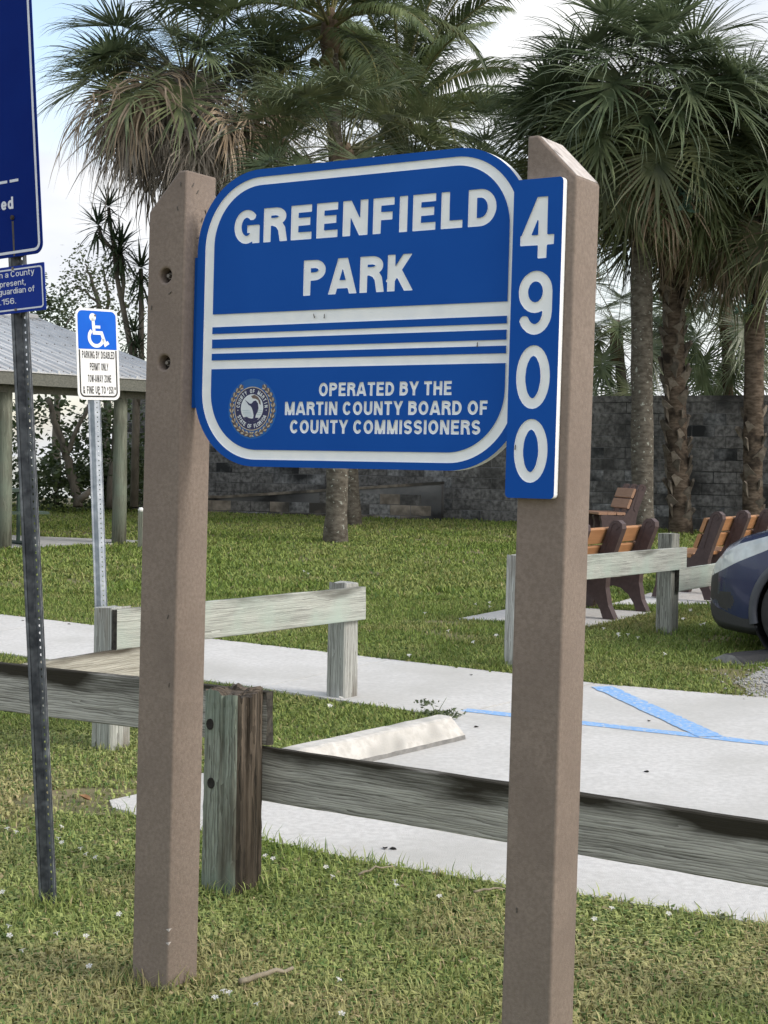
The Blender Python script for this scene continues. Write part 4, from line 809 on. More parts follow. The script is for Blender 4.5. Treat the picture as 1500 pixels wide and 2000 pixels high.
L2 = PA + nAB * .090; frail(f2, b2, L2 - dAB * .075, PBb + nAB * .090 + dAB * .09, .808, .806, .205, 'wood_rail_pale', 23)
frail(f2, b2, L2 + dAB * .11, L2 - dAB * 1.9, .606, .56, .20, 'wood_rail_grey', 24); fpost(f2, b2, PA - dAB * 1.8, .75, aAB, 'wood_post_grey', 25)
PG, PC = np.array([.965, 10.86]), np.array([2.39, 12.86]); dG = (PC - PG) / np.linalg.norm(PC - PG); nG = np.array([dG[1], -dG[0]]); aG = math.atan2(dG[1], dG[0]); b3 = fbase(PG)
f3 = thing('bench_fence', 'pale timber rail fence before the benches beside the parked car', 'fence', b3)
fpost(f3, b3, PG, .945, aG, 'wood_post_pale', 31); fpost(f3, b3, PC, 1.035, aG, 'wood_post_black', 32)
frail(f3, b3, PG + nG * .09 - dG * .06, PC + nG * .09 + dG * .13, .922, .917, .186, 'wood_rail_pale', 33)
frail(f3, b3, PC + nG * .09 - dG * .015, PC + nG * .09 + dG * 2.5, .739, .78, .19, 'wood_rail_pale', 34); fpost(f3, b3, PC + dG * 2.42, 1.0, aG, 'wood_post_grey', 35)

# ------------------------------------------------------------------ wheel stops
def stop(name, label, xy, ang, L, w, h, matname, seed):
    r = rng(seed); sec = [(-w / 2, 0), (w / 2, 0), (w / 2, h * .22), (w * .27, h * .93), (w * .2, h), (-w * .2, h), (-w * .27, h * .93), (-w / 2, h * .22)]; rs = []; n = 24
    for k in range(n + 1):
        t = k / n; e = min(t, 1 - t) * L; f = 1 - .30 * max(0, 1 - e / .05) ** 2 if True else 1
        rs.append([(L * t - L / 2 + (0 if 0 < k < n else (1 if k == 0 else -1) * z * .35), y * (1 if z < h * .3 else f) + r.normal(0, .0012), z + r.normal(0, .0012)) for y, z in sec])
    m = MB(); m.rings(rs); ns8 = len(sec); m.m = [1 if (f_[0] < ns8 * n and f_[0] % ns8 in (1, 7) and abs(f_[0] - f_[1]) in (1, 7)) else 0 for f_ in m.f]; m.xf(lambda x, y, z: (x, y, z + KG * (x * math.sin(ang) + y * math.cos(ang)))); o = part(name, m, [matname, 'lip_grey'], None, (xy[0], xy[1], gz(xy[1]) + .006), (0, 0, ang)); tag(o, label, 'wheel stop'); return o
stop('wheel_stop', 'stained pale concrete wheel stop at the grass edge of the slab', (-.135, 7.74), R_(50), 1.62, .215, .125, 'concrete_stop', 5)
p = gnd(1410, 1298); stop('wheel_stop', 'dark grey wheel stop under the front tyre of the blue car', (p[0] + .72, p[1] + .50), R_(36), 1.7, .30, .065, 'car_plastic', 6)

# ================================================================== BENCHES
BP = [(-.345, 0), (-.235, 0), (-.205, .085), (-.15, .165), (-.07, .225), (.0, .240), (.08, .225), (.15, .165), (.20, .085), (.225, 0), (.325, 0), (.285, .13), (.275, .30), (.30, .385), (.275, .425), (.05, .405), (-.06, .405), (-.125, .455), (-.165, .54), (-.265, .80), (-.285, .855), (-.32, .885), (-.365, .885), (-.40, .855), (-.405, .81), (-.31, .55), (-.265, .40), (-.255, .28), (-.285, .12)]
def bench(label, xy, ang, plank, ln=1.64):
    t = thing('park_bench', label, 'bench', (xy[0], xy[1], gz(xy[1]) + .016), (0, 0, ang), 'park benches')
    for x in (-ln / 2 + .05, 0, ln / 2 - .05):
        m = MB(); m.prism([(y, z) for y, z in BP], -.048, .048); m.xf(lambda a, b, c, x=x: (x + c, a, b)); m.f = [f[::-1] for f in m.f]
        inr = [(y * .90 - .012, .02 + z * .955) for y, z in BP]; s_ = part('support', m, 'bench_plastic', t)
        m = MB()
        for sd in (1, -1):
            rl = [(-.345, .80), (-.375, .83), (-.36, .86), (-.325, .86), (-.305, .84), (-.215, .52), (-.245, .47)]
            m.tube([(x + sd * .049, y, z) for y, z in rl], .006, 5)
        part('rib', m, 'bench_plastic', s_)
    for k, (y0, z0) in enumerate(((-.176, .575), (-.236, .735))):
        m = beam(ln, .040, .150, 40 + k, .2, .0004, .008, 'X'); part('back_plank', m, plank, t, (-ln / 2, y0 + .028, z0 + .01), (R_(20), 0, 0))
    for k, y0 in enumerate((-.02, .125, .265)):
        m = beam(ln, .135, .040, 50 + k, .2, .0004, .008, 'X'); part('seat_plank', m, plank, t, (-ln / 2, y0, .437), (0, 0, 0))
    return t
bench('tan plank bench seen from behind on its own pale pad before the fence', (1.80, 13.88), GA + math.pi / 2, 'bench_plank')
bench('tan plank bench seen from behind beyond the hood of the blue car', (3.44, 16.10), GA + math.pi / 2, 'bench_plank')
bench('reddish plank bench turned sideways beside the lichen-spotted palm trunk', (3.50, 23.6), R_(99), 'bench_plank_old', .82)

# ================================================================== PARKED CAR (front axle at the origin, X forward, Y to its left)
CW = np.array([3.20, 11.45]); CH = math.atan2(.53, -.848) + R_(4); hd = np.array([math.cos(CH), math.sin(CH)]); lf = np.array([-hd[1], hd[0]])
cc = CW - lf * .80
car = thing('parked_car', 'dark blue SUV with clear headlamp parked nose-in by the benches', 'car', (cc[0], cc[1], gz(cc[1]) - .01), (0, 0, CH))
def lerp(x, pts):
    if x <= pts[0][0]: return pts[0][1]
    for (a, p), (b, q) in zip(pts[:-1], pts[1:]):
        if x <= b: t = (x - a) / (b - a); return p + (q - p) * t
    return pts[-1][1]
XT = .93
def half_w(x):
    if x > .10: return .91 * max(0, 1 - ((x - .10) / (XT - .10)) ** 2.7) ** (1 / 2.2)
    if x < -3.1: return .91 * max(0, 1 - ((-3.1 - x) / .62) ** 3) ** (1 / 3) if x > -3.72 else .02
    return .91
ZT = [(-3.72, .80), (-3.66, 1.05), (-3.4, 1.50), (-3.05, 1.63), (-2.2, 1.68), (-1.3, 1.64), (-.75, 1.44), (-.28, 1.10), (0, 1.055), (.3, 1.00), (.55, .93), (.70, .85), (.80, .74), (.87, .62), (.93, .50)]
ZS = [(-3.72, .80), (-3.6, 1.0), (-3.0, 1.05), (-.28, 1.0), (0, .985), (.3, .93), (.55, .855), (.70, .77), (.80, .68), (.87, .58), (.93, .48)]
ZB = [(-3.72, .45), (-3.3, .30), (0, .17), (.45, .15), (.75, .17), (.86, .24), (.93, .40)]
ZL = [(-3.7, .42), (0, .34), (.5, .30), (.93, .41)]
ZH = [(-3.7, .95), (0, .95), (.18, .885), (.35, .805), (.55, .72), (.72, .635), (.86, .575), (.93, .55)]
st = sorted(set([round(v, 4) for v in list(np.linspace(-3.72, -.5, 60)) + list(np.linspace(-.5, .4, 40)) + list(np.linspace(.4, .93, 64))]))
def section(x):
    w, t, s, b = half_w(x), lerp(x, ZT), lerp(x, ZS), lerp(x, ZB); g = t - s > .18; pts = [(0, b), (w * .75, b), (w * .93, b + .03)]
    lv = [b + .07, max(b + .08, lerp(x, ZL)), max(b + .09, min(s - .035, lerp(x, ZH))), s - .03]
    for q, (n0, n1) in enumerate(((0, 8), (0, 14), (0, 9))):
        for k in range(n1 + (1 if q == 2 else 0)):
            z = lv[q] + (lv[q + 1] - lv[q]) * k / n1; f = (z - b - .07) / max(.01, s - .10 - b); pts.append((w * (.985 + .015 * math.sin(f * 3.1) - .02 * f ** 3), z))
    pts += [(w * .955, s), (w * (.88 if not g else .90), s + (t - s) * .35), (w * (.74 if not g else .83), s + (t - s) * .72), (w * (.5 if not g else .70), t - .02), (w * .3, t - .005), (0, t)]
    return pts
secs = [section(x) for x in st]; ns_ = len(secs[0]); cells = {}
def ctype(x, y, z, nz, j):
    arch = min(math.hypot(x, z - .36), math.hypot(x + 2.68, z - .36))
    if arch < .405 and y > .5: return None
    if z > lerp(x, ZS) + .05 and -3.35 < x < -.42 and nz < .75 and abs(x + 1.35) > .05: return 'window' if lerp(x, ZT) - z > .07 else 'body'
    if 24 < j < 35 and .18 < x < .86 and y > .34: return 'headlight'
    if j < 10: return 'lower_trim'
    if ((x - .665) / .085) ** 2 + ((z - .415) / .075) ** 2 < 1: return 'fog_lamp'
    if x > .745 and .40 < z < lerp(x, ZH): return 'grille'
    return 'body'
for i in range(len(st) - 1):
    for j in range(ns_ - 1):
        q = [(st[i], *secs[i][j]), (st[i + 1], *secs[i + 1][j]), (st[i + 1], *secs[i + 1][j + 1]), (st[i], *secs[i][j + 1])]
        c = np.mean(q, 0); nrm = np.cross(np.array(q[2]) - np.array(q[0]), np.array(q[3]) - np.array(q[1])); ln_ = np.linalg.norm(nrm)
        if ln_ < 1e-9: continue
        k = ctype(c[0], c[1], c[2], abs(nrm[2]) / ln_, j)
        if not k: continue
        for sd in (1, -1):
            key = (k, sd if k in ('headlight', 'fog_lamp', 'window') else 0); vs_ = [(x, y * sd, z) for x, y, z in q]; cells.setdefault(key, MB()).add(vs_ if sd > 0 else vs_[::-1], [(0, 3, 2, 1)])
CM = dict(body='car_paint', headlight='lamp_lens', lower_trim='car_plastic', arch_trim='car_trim', fog_lamp='car_plastic', grille='car_plastic', window='car_glass')
for (k, sd), m in cells.items():
    me = m.mesh(k, CM[k]); bmx = None
    import bmesh
    bmx = bmesh.new(); bmx.from_mesh(me); bmesh.ops.remove_doubles(bmx, verts=bmx.verts, dist=.0006); bmx.to_mesh(me); bmx.free(); me.polygons.foreach_set('use_smooth', [True] * len(me.polygons)); obj(k, me, car)
for cx_ in (0, -2.68):
    for sd in (1, -1):
        m = MB(); m.rings([[(cx_ + .415 * math.cos(2 * math.pi * k / 28), sd * y, .36 + .415 * math.sin(2 * math.pi * k / 28)) for k in range(28)] for y in (.885, .52)], True, False); m.add([(cx_ + .42 * math.cos(2 * math.pi * k / 28), sd * .54, .36 + .42 * math.sin(2 * math.pi * k / 28)) for k in range(28)], [tuple(range(28))])
        part('wheel_well', m, 'rubber', car)
        m = MB(); K = 30; rows = []
        for r_, lift in ((.385, -.03), (.388, .010), (.42, .012), (.445, .010), (.452, -.004)):
            row = []
            for k in range(K + 1):
                a_ = R_(-14 + 208 * k / K); x = cx_ + r_ * math.cos(a_); z = .36 + r_ * math.sin(a_); row.append((x, sd * (half_w(x) * .993 + lift), max(z, .23)))
            rows.append(row)
        m.add([p for r_ in rows for p in r_], [(i * (K + 1) + k, i * (K + 1) + k + 1, (i + 1) * (K + 1) + k + 1, (i + 1) * (K + 1) + k) for i in range(4) for k in range(K)]); part('arch_trim', m, 'car_trim', car, None, None, True)
for cx_ in (0, -2.68):
    for sd in (1, -1):
        m = MB(); m.rings([[(r * math.cos(2 * math.pi * k / 32), sd * y, r * math.sin(2 * math.pi * k / 32)) for k in range(32)] for r, y in ((.22, .11), (.33, .11), (.352, .085), (.355, 0), (.352, -.085), (.33, -.11), (.22, -.11))], True, False)
        w = part('wheel', m, 'rubber', car, (cx_, sd * .79, .355), None, True)
        m = MB(); m.rings([[(r * math.cos(2 * math.pi * k / 24), sd * y, r * math.sin(2 * math.pi * k / 24)) for k in range(24)] for r, y in ((.225, .10), (.20, .07), (.06, .085))], True, True)
        for k in range(5):
            a = 2 * math.pi * k / 5; m.add([(math.cos(a + d_) * r, sd * y, math.sin(a + d_) * r) for r, y, d_ in ((.05, .11, -.5), (.05, .11, .5), (.215, .10, .12), (.215, .10, -.12))], [(0, 1, 2, 3), (3, 2, 1, 0)])
        part('rim', m, 'wheel_metal', w)
m = MB(); m.box(-3.0, -.25, -.70, .70, .25, .95); part('underbody', m, 'rubber', car)

# ================================================================== PICNIC SHELTER
SE = np.array([math.cos(R_(46)), math.sin(R_(46))]); SGd = np.array([SE[1], -SE[0]])
K1 = np.array([-3.718, 21.557]); EC = K1 + SGd * .35 + SE * 1.0; EZ, RUN, RISE = 2.67, 4.0, 1.11
bsh = fbase(K1); sh = thing('picnic_shelter', 'open picnic shelter with ribbed metal roof on round timber poles', 'shelter', bsh)
def SL(e, g, z): q = EC - SE * e - SGd * g; return (q[0] - bsh[0], q[1] - bsh[1], z - bsh[2])     # e back along the eave, g up the slope
LE = 6.4; pw = .32
def roof_panel_mesh(): 
    m = MB(); n = 2
    ang = math.atan2(RISE, RUN); 
    for z0, z1 in ((0, .012),):
        m.add([SL(0, 0, EZ + z0), SL(pw, 0, EZ + z0), SL(pw, RUN, EZ + RISE + z0), SL(0, RUN, EZ + RISE + z0), SL(0, 0, EZ + z1), SL(pw, 0, EZ + z1), SL(pw, RUN, EZ + RISE + z1), SL(0, RUN, EZ + RISE + z1)], [(0, 1, 2, 3), (7, 6, 5, 4), (0, 4, 5, 1), (1, 5, 6, 2), (2, 6, 7, 3), (3, 7, 4, 0)], 0)
    for e0, wd, ht in ((.0, .036, .034), (pw / 2 - .012, .022, .016)):
        m.add([SL(e0, 0, EZ + .010), SL(e0 + wd, 0, EZ + .010), SL(e0 + wd * .75, 0, EZ + .01 + ht), SL(e0 + wd * .25, 0, EZ + .01 + ht)] + [SL(e0, RUN, EZ + RISE + .010), SL(e0 + wd, RUN, EZ + RISE + .010), SL(e0 + wd * .75, RUN, EZ + RISE + .01 + ht), SL(e0 + wd * .25, RUN, EZ + RISE + .01 + ht)], [(3, 2, 1, 0), (4, 5, 6, 7), (1, 2, 6, 5), (2, 3, 7, 6), (3, 0, 4, 7)], 0)
    for k in range(7):
        g = .12 + k * (RUN - .3) / 6
        for e0 in (.055, pw / 2 + .03):
            z = EZ + RISE * g / RUN + .010; a = np.array(SL(e0, g, z)); m.add([tuple(a + np.array(o_)) for o_ in ((-.013, 0, 0), (0, -.013, 0), (.013, 0, 0), (0, .013, 0), (0, 0, .02))], [(0, 1, 4), (1, 2, 4), (2, 3, 4), (3, 0, 4)], 1)
    return m.mesh('roof_panel', ['roof_metal', 'roof_screw'])
rpm = roof_panel_mesh()
for k in range(int(LE / pw)): o = obj('roof_panel', rpm, sh, (-SE[0] * pw * k, -SE[1] * pw * k, 0))
m = MB(); m.add([SL(0, RUN, EZ + RISE), SL(LE, RUN, EZ + RISE), SL(LE, 2 * RUN, EZ), SL(0, 2 * RUN, EZ), SL(0, RUN, EZ + RISE + .012), SL(LE, RUN, EZ + RISE + .012), SL(LE, 2 * RUN, EZ + .012), SL(0, 2 * RUN, EZ + .012)], [(0, 1, 2, 3), (7, 6, 5, 4), (0, 4, 5, 1), (1, 5, 6, 2), (2, 6, 7, 3), (3, 7, 4, 0)]); part('rear_roof', m, 'roof_metal', sh)
m = MB(); m.tube([SL(0, RUN, EZ + RISE + .02), SL(LE, RUN, EZ + RISE + .02)], .07, 8); part('ridge_cap', m, 'roof_metal', sh)
def slab8(e0, e1, g0, g1, zt0, zt1, th, matname, nm):
    m = MB(); A = [(e0, g0, zt0), (e1, g0, zt0), (e1, g1, zt1), (e0, g1, zt1)]; m.add([SL(e, g, z - th) for e, g, z in A] + [SL(e, g, z) for e, g, z in A], [(0, 1, 2, 3), (7, 6, 5, 4), (0, 4, 5, 1), (1, 5, 6, 2), (2, 6, 7, 3), (3, 7, 4, 0)]); return part(nm, m, matname, sh)
slab8(.02, LE, .015, .06, EZ - .004, EZ + .008, .16, 'fascia', 'fascia_board'); slab8(.02, .065, .07, RUN, EZ + .012, EZ + RISE - .006, .15, 'fascia', 'rake_board')
slab8(.1, LE, .26, .42, EZ - .02, EZ + .02, .24, 'fascia', 'eave_beam')
for e in (1.0, 1.0 + 1.855, 1.0 + 3.7, LE - .3):
    for g in (.35, 2 * RUN - .35):
        q = EC - SE * e - SGd * g; z0 = gz(q[1]); m = MB(); r = rng(int(e * 10)); m.tube([(0, 0, z0 - .2), (.003, 0, z0 + .8), (0, .004, z0 + 1.6), (0, 0, EZ - .1)], [.105, .100, .096, .093], 14)
        part('pole', m, 'wood_pole', sh, (q[0] - bsh[0], q[1] - bsh[1], -bsh[2]), None, True)
# picnic table under it
tb = np.array([-5.62, 20.9]); tt = thing('picnic_table', 'dark green tube-framed picnic table under the shelter roof', 'table', (tb[0], tb[1], gz(tb[1]) + .012), (0, 0, R_(40)))
m = MB(); m.box(-.75, .75, -.36, .36, .72, .76); part('tabletop', m, 'table_green', tt)
for s in (1, -1): m = MB(); m.box(-.75, .75, s * .68 - .13, s * .68 + .13, .43, .465); part('seat', m, 'table_green', tt)
for x in (-.55, .55):
    m = MB(); m.tube([(x, -.68, .43), (x, -.72, .10), (x, -.66, .03), (x, 0, .025), (x, .66, .03), (x, .72, .10), (x, .68, .43)], .028, 8); m.tube([(x, -.30, .72), (x, -.3, .03)], .028, 8); m.tube([(x, .30, .72), (x, .3, .03)], .028, 8); part('leg_frame', m, 'table_green', tt)
p = gnd(274, 1074); m = beam(.62, .065, .065, 61, .1, .001, .006, 'Z'); bo = thing('bollard', 'short greenish timber bollard with a white top on the lawn', 'bollard', (p[0], p[1], gz(p[1])))
part('post', m, 'wood_pole', bo, (0, 0, -.1)); m = MB(); m.tube([(0, 0, .515), (0, 0, .54), (0, 0, .57)], [.03, .04, .022], 10); part('top', m, 'access_white', bo)

# ================================================================== BLOCK WALL
WL = np.array([-5.55, 32.58]); WD = np.array([.874, -.4859]); WN = np.array([WD[1], -WD[0]]); wa = math.atan2(WD[1], WD[0]); WTOP = 2.83
bw_ = np.array([WL[0], WL[1], gz(WL[1])]); wall = thing('block_wall', 'tall mildewed grey concrete block wall behind the palms', 'wall', bw_, (0, 0, wa))
LW = 21.0; m = MB(); m.box(0, LW, .008, .19, -.4, WTOP - bw_[2] - .10); part('mortar_bed', m, 'mortar', wall)
m = MB()
for k in range(int(LW / 3)): m.box(k * 3 + .004, k * 3 + 2.996, -.012, .205, WTOP - bw_[2] - .105, WTOP - bw_[2])
part('coping', m, 'block', wall)
def block_mesh(seed, mname, L=.392, Hh=.190):
    r = rng(seed); m = MB(); c = .006; j = lambda: r.normal(0, .0018)
    fr = [(c + j(), c + j()), (L - c + j(), c + j()), (L - c + j(), Hh - c + j()), (c + j(), Hh - c + j())]; bk = [(0, 0), (L, 0), (L, Hh), (0, Hh)]
    m.add([(x, j(), z) for x, z in fr] + [(x, .006, z) for x, z in bk] + [(x, .05, z) for x, z in bk], [(0, 1, 2, 3), (4, 5, 1, 0), (5, 6, 2, 1), (6, 7, 3, 2), (7, 4, 0, 3), (8, 9, 5, 4), (9, 10, 6, 5), (10, 11, 7, 6), (11, 8, 4, 7)]); return m.mesh('block', mname)
BM = [block_mesh(i, mn) for i, mn in enumerate(('block', 'block', 'block', 'block_pale', 'block', 'block'))]
def px_of(P): v = np.asarray(P) - CAMP; d = v @ AXF; return 750 + CAM_F * (v @ AXR) / d, 1000 - CAM_F * (v @ AXU) / d
rb = rng(8); rest = MB(); nvis = 0
for rI in range(12):
    zt = WTOP - bw_[2] - .105 - (rI + 1) * .2
    for k in range(-1, int(LW / .4) + 1):
        x = k * .4 + (.2 if rI % 2 else 0) + .004
        if x < 0 or x > LW - .4: continue
        q = WL + WD * (x + .2); u, v = px_of((q[0], q[1], zt + .1 + bw_[2])); hidden = (u < 225 or u > 1510) or (425 < u < 980 and v < 900) or (300 < u < 395) or (1020 < u < 1140); mi = int(rb.randint(0, 6)); y = float(rb.normal(0, .0025))
        if hidden or nvis >= 298: rest.box(x, x + .392, y, .05, zt, zt + .19)
        else: obj('block', BM[mi], wall, (x, y, zt)); nvis += 1
ro = part('more_blocks', rest, 'block', wall); ro['kind'] = 'stuff'
# low ramp wall standing in front of it
RL = np.array([-5.05, 30.2]); RD = np.array([6.1, -1.9]); LRW = float(np.linalg.norm(RD)); RD = RD / LRW; ra = math.atan2(RD[1], RD[0]); br = np.array([RL[0], RL[1], gz(RL[1])])
rw = thing('ramp_wall', 'low brown stained block wall with a sloping top at the far lawn edge', 'wall', br, (0, 0, ra))
def rtop(x): return lerp(x, [(0, .885), (1.9, .875), (LRW, 1.25)])
m = MB(); N = 16; pr = [(LRW * i / N, rtop(LRW * i / N) - br[2] - .05) for i in range(N + 1)]
for i in range(N): (xa, za), (xb, zb3) = pr[i], pr[i + 1]; m.add([(xa, .008, -.3), (xb, .008, -.3), (xb, .19, -.3), (xa, .19, -.3), (xa, .008, za), (xb, .008, zb3), (xb, .19, zb3), (xa, .19, za)], [(4, 5, 6, 7), (0, 1, 5, 4), (2, 3, 7, 6), (1, 2, 6, 5), (3, 0, 4, 7)])
part('mortar_bed', m, 'mortar', rw)
m = MB()
for i in range(N): (xa, za), (xb, zb3) = pr[i], pr[i + 1]; m.add([(xa, -.012, za), (xb, -.012, zb3), (xb, .205, zb3), (xa, .205, za), (xa, -.012, za + .05), (xb, -.012, zb3 + .05), (xb, .205, zb3 + .05), (xa, .205, za + .05)], [(4, 5, 6, 7), (0, 1, 5, 4), (2, 3, 7, 6), (3, 2, 1, 0), (1, 2, 6, 5), (3, 0, 4, 7)])
part('coping', m, 'block_brown', rw)
RM = [block_mesh(20 + i, mn) for i, mn in enumerate(('block_brown', 'block_brown', 'block', 'block_pale'))]
for rI in range(5):
    for k in range(int(LRW / .4)):
        x = k * .4 + (.2 if rI % 2 else 0) + .004; zt = -.16 + rI * .2
        if x + .4 > LRW or zt + .19 > rtop(x) - br[2] - .05: continue
        obj('block', RM[int(rb.randint(0, 4))], rw, (x, float(rb.normal(0, .003)), zt))
# ================================================================== PALMS AND TREES
def add_rand(name, lo=.72, hi=1.28):                     # each frond a little lighter or darker than the next
    t = MATS[name].node_tree; l = t.links.new; p = t.nodes['Principled BSDF']; src = p.inputs['Base Color'].links[0].from_socket
    oi = t.nodes.new('ShaderNodeObjectInfo'); mr = t.nodes.new('ShaderNodeMapRange'); mr.inputs[3].default_value, mr.inputs[4].default_value = lo, hi; l(oi.outputs['Random'], mr.inputs[0])
    vm = t.nodes.new('ShaderNodeVectorMath'); vm.operation = 'SCALE'; l(src, vm.inputs[0]); l(mr.outputs[0], vm.inputs['Scale']); l(vm.outputs[0], p.inputs['Base Color'])
    for n in t.nodes:
        if n.type == 'BSDF_TRANSLUCENT': l(vm.outputs[0], n.inputs[0])
for n in ('fan_green', 'fan_olive', 'fan_dry', 'fan_grey', 'coco_green', 'boot'): add_rand(n)
for n in ('block', 'block_pale', 'block_brown'): add_rand(n, .85, 1.15)

def V3(*a): return np.array(a, float)
def nz(v): return v / (np.linalg.norm(v) + 1e-12)
_FAN = {}
def fan_mesh(elev, var, kind):
    key = (elev, var, kind)
    if key in _FAN: return _FAN[key]
    r = rng(hash((elev, var, len(kind), kind[0] == 'd', kind[-1])) % 99991 if False else (elev + 90) * 31 + var * 7 + len(kind) * 101)
    m = MB(); dead = kind in ('dry', 'grey'); e = R_(elev + r.uniform(-6, 6)); P = V3(0, 0, 0); pts = [P.copy()]; Lp = r.uniform(.95, 1.3) * (.85 if dead else 1); sag = R_(r.uniform(14, 30) if not dead else r.uniform(5, 20))
    for k in range(6): P = P + V3(math.cos(e), 0, math.sin(e)) * Lp / 6; pts.append(P.copy()); e -= sag / 6
    m.tube([tuple(p) for p in pts], [.020, .016, .014, .012, .011, .010, .010], 5, 1)
    Cs = [P.copy()]; es = [e]; cl = .40
    for k in range(6): P = P + V3(math.cos(e), 0, math.sin(e)) * cl / 6; e -= R_(r.uniform(6, 11)); Cs.append(P.copy()); es.append(e)
    n = 54 if not dead else 44; half = 138 if not dead else 120
    for i in range(n):
        th = -half + 2 * half * (i + (r.uniform(-.2, .2) if not dead else r.normal(0, .9))) / (n - 1); s = max(0, 1 - abs(th) / half) ** .8 * 6; k0 = min(int(s), 5); fr = s - k0; B = Cs[k0] * (1 - fr) + Cs[k0 + 1] * fr; ee = es[k0]
        f = V3(math.cos(ee), 0, math.sin(ee)); nn = V3(-math.sin(ee), 0, math.cos(ee)); t_ = R_(th); d = nz(f * math.cos(t_) + V3(0, 1, 0) * math.sin(t_) + nn * (.22 + .18 * abs(math.sin(t_))))
        L = (r.uniform(.85, 1.25) if not dead else r.uniform(.6, 1.2)) * (1 - .22 * (abs(th) / half) ** 2) * (1.0 if not dead else 1.08); st_ = 6; q = B.copy(); wp = [.40, .95, 1, .78, .52, .30, .03]; w0 = .0165 if not dead else .0155; tw = r.normal(0, .35); ps = []
        g0 = r.uniform(1.0, 2.9) if not dead else r.uniform(1.0, 3.4); jt = .07 if not dead else .16
        for k in range(st_ + 1):
            x = k / st_; side = nz(np.cross(nn, d)) if np.linalg.norm(np.cross(nn, d)) > .2 else V3(0, 1, 0); side = nz(side * math.cos(tw * x) + np.cross(d, side) * math.sin(tw * x)); ps.append((q - side * w0 * wp[k], q + side * w0 * wp[k]))
            q = q + d * L / st_; gr = g0 * (max(0, x - .22) ** 1.3) if not dead else g0 * (.18 + x * .6); d = nz(d + V3(r.normal(0, jt), r.normal(0, jt), -gr * .62))
        m.add([tuple(a) for pr_ in ps for a in pr_], [(2 * k, 2 * k + 1, 2 * k + 3, 2 * k + 2) for k in range(st_)], 0)
    mn = {'green': 'fan_green', 'olive': 'fan_olive', 'dry': 'fan_dry', 'grey': 'fan_grey'}[kind]
    me = m.mesh('frond', [mn, 'petiole' if not dead else 'fan_grey']); _FAN[key] = me; return me
def trunk_part(parent, b, h, r0, r1, matname, seed, bend=.0, bulge=1.25):
    r = rng(seed); n = 26; rs = []; d = h - b; side = nz(V3(d[2], 0, -d[0])) if True else None
    for k in range(n + 1):
        t = k / n; c = d * t + V3(1, .3, 0) * bend * math.sin(math.pi * t); rad = (r0 + (r1 - r0) * t) * (1 + (bulge - 1) * max(0, 1 - t * 12) ** 2) * (1 + r.normal(0, .02))
        rs.append([(c[0] + math.cos(2 * math.pi * j / 16) * rad * (1 + r.normal(0, .025)), c[1] + math.sin(2 * math.pi * j / 16) * rad * (1 + r.normal(0, .025)), c[2] - (.3 if k == 0 else 0)) for j in range(16)])
    m = MB(); m.rings(rs); return part('trunk', m, matname, parent, None, None, True)
def boot_mesh():
    m = MB(); m.add([(-.02, -.095, 0), (-.02, .095, 0), (.028, -.06, .11), (.028, .06, .11), (.045, -.03, .22), (.045, .03, .22), (.012, -.03, .21), (.012, .03, .21), (-.01, -.06, .10), (-.01, .06, .10)], [(0, 1, 3, 2), (2, 3, 5, 4), (4, 5, 7, 6), (6, 7, 9, 8), (0, 2, 8), (1, 9, 3), (2, 4, 6, 8), (3, 9, 7, 5)]); return m.mesh('leaf_boot', 'boot')
BOOT = boot_mesh()
def boots(parent, b, h, r0, r1, t0, t1, n, seed, bend=.0):
    r = rng(seed); d = h - b
    for k in range(n):
        t = t0 + (t1 - t0) * k / n; c = d * t + V3(1, .3, 0) * bend * math.sin(math.pi * t); a = k * 2.39996 + r.normal(0, .15); rad = (r0 + (r1 - r0) * t) * .95
        o = obj('leaf_boot', BOOT, parent, (c[0] + math.cos(a) * rad, c[1] + math.sin(a) * rad, c[2]), ((.55 if k % 2 else -.55) + r.normal(0, .15), r.uniform(-.05, .12), a)); s = r.uniform(.85, 1.25); o.scale = (s, s, s)
def sabal(label, base, heart, r0, r1, tm, plan, seed, size=1.0, bend=0.0, boot=None):
    b = V3(base[0], base[1], gz(base[1])); t = thing('cabbage_palm', label, 'palm tree', b, (0, 0, 0), 'palms before and behind the wall'); r = rng(seed); hl = heart - b
    trunk_part(t, b, heart - V3(0, 0, .1), r0, r1, tm, seed, bend); a = r.uniform(0, 6)
    m = MB(); m.tube([tuple(hl + V3(0, 0, z)) for z in (-.75, -.45, -.1, .15)], [r1 * 1.0, r1 * 1.45, r1 * 1.35, r1 * .6], 12); part('crown_shaft', m, 'fibre', t, None, None, True)
    if boot: boots(t, b, heart, r0, r1, *boot, seed, bend)
    i = 0
    for elev, n, kind, sc_ in plan:
        for k in range(n):
            a += 2.39996 + r.normal(0, .2); i += 1; o = obj('frond', fan_mesh(elev, int(r.randint(0, 4)), kind), t, tuple(hl + V3(math.cos(a) * .08, math.sin(a) * .08, r.uniform(-.25, .12) - (.30 if elev < -30 else 0))), (r.normal(0, .12), r.normal(0, .08), a)); s = size * sc_ * r.uniform(.88, 1.12); o.scale = (s, s, s)
    return t
full = [(78, 4, 'green', .9), (58, 9, 'green', 1), (38, 12, 'green', 1), (18, 13, 'green', 1), (0, 13, 'green', 1), (-20, 12, 'olive', 1)]
h = atY(365, 150, 26.0)
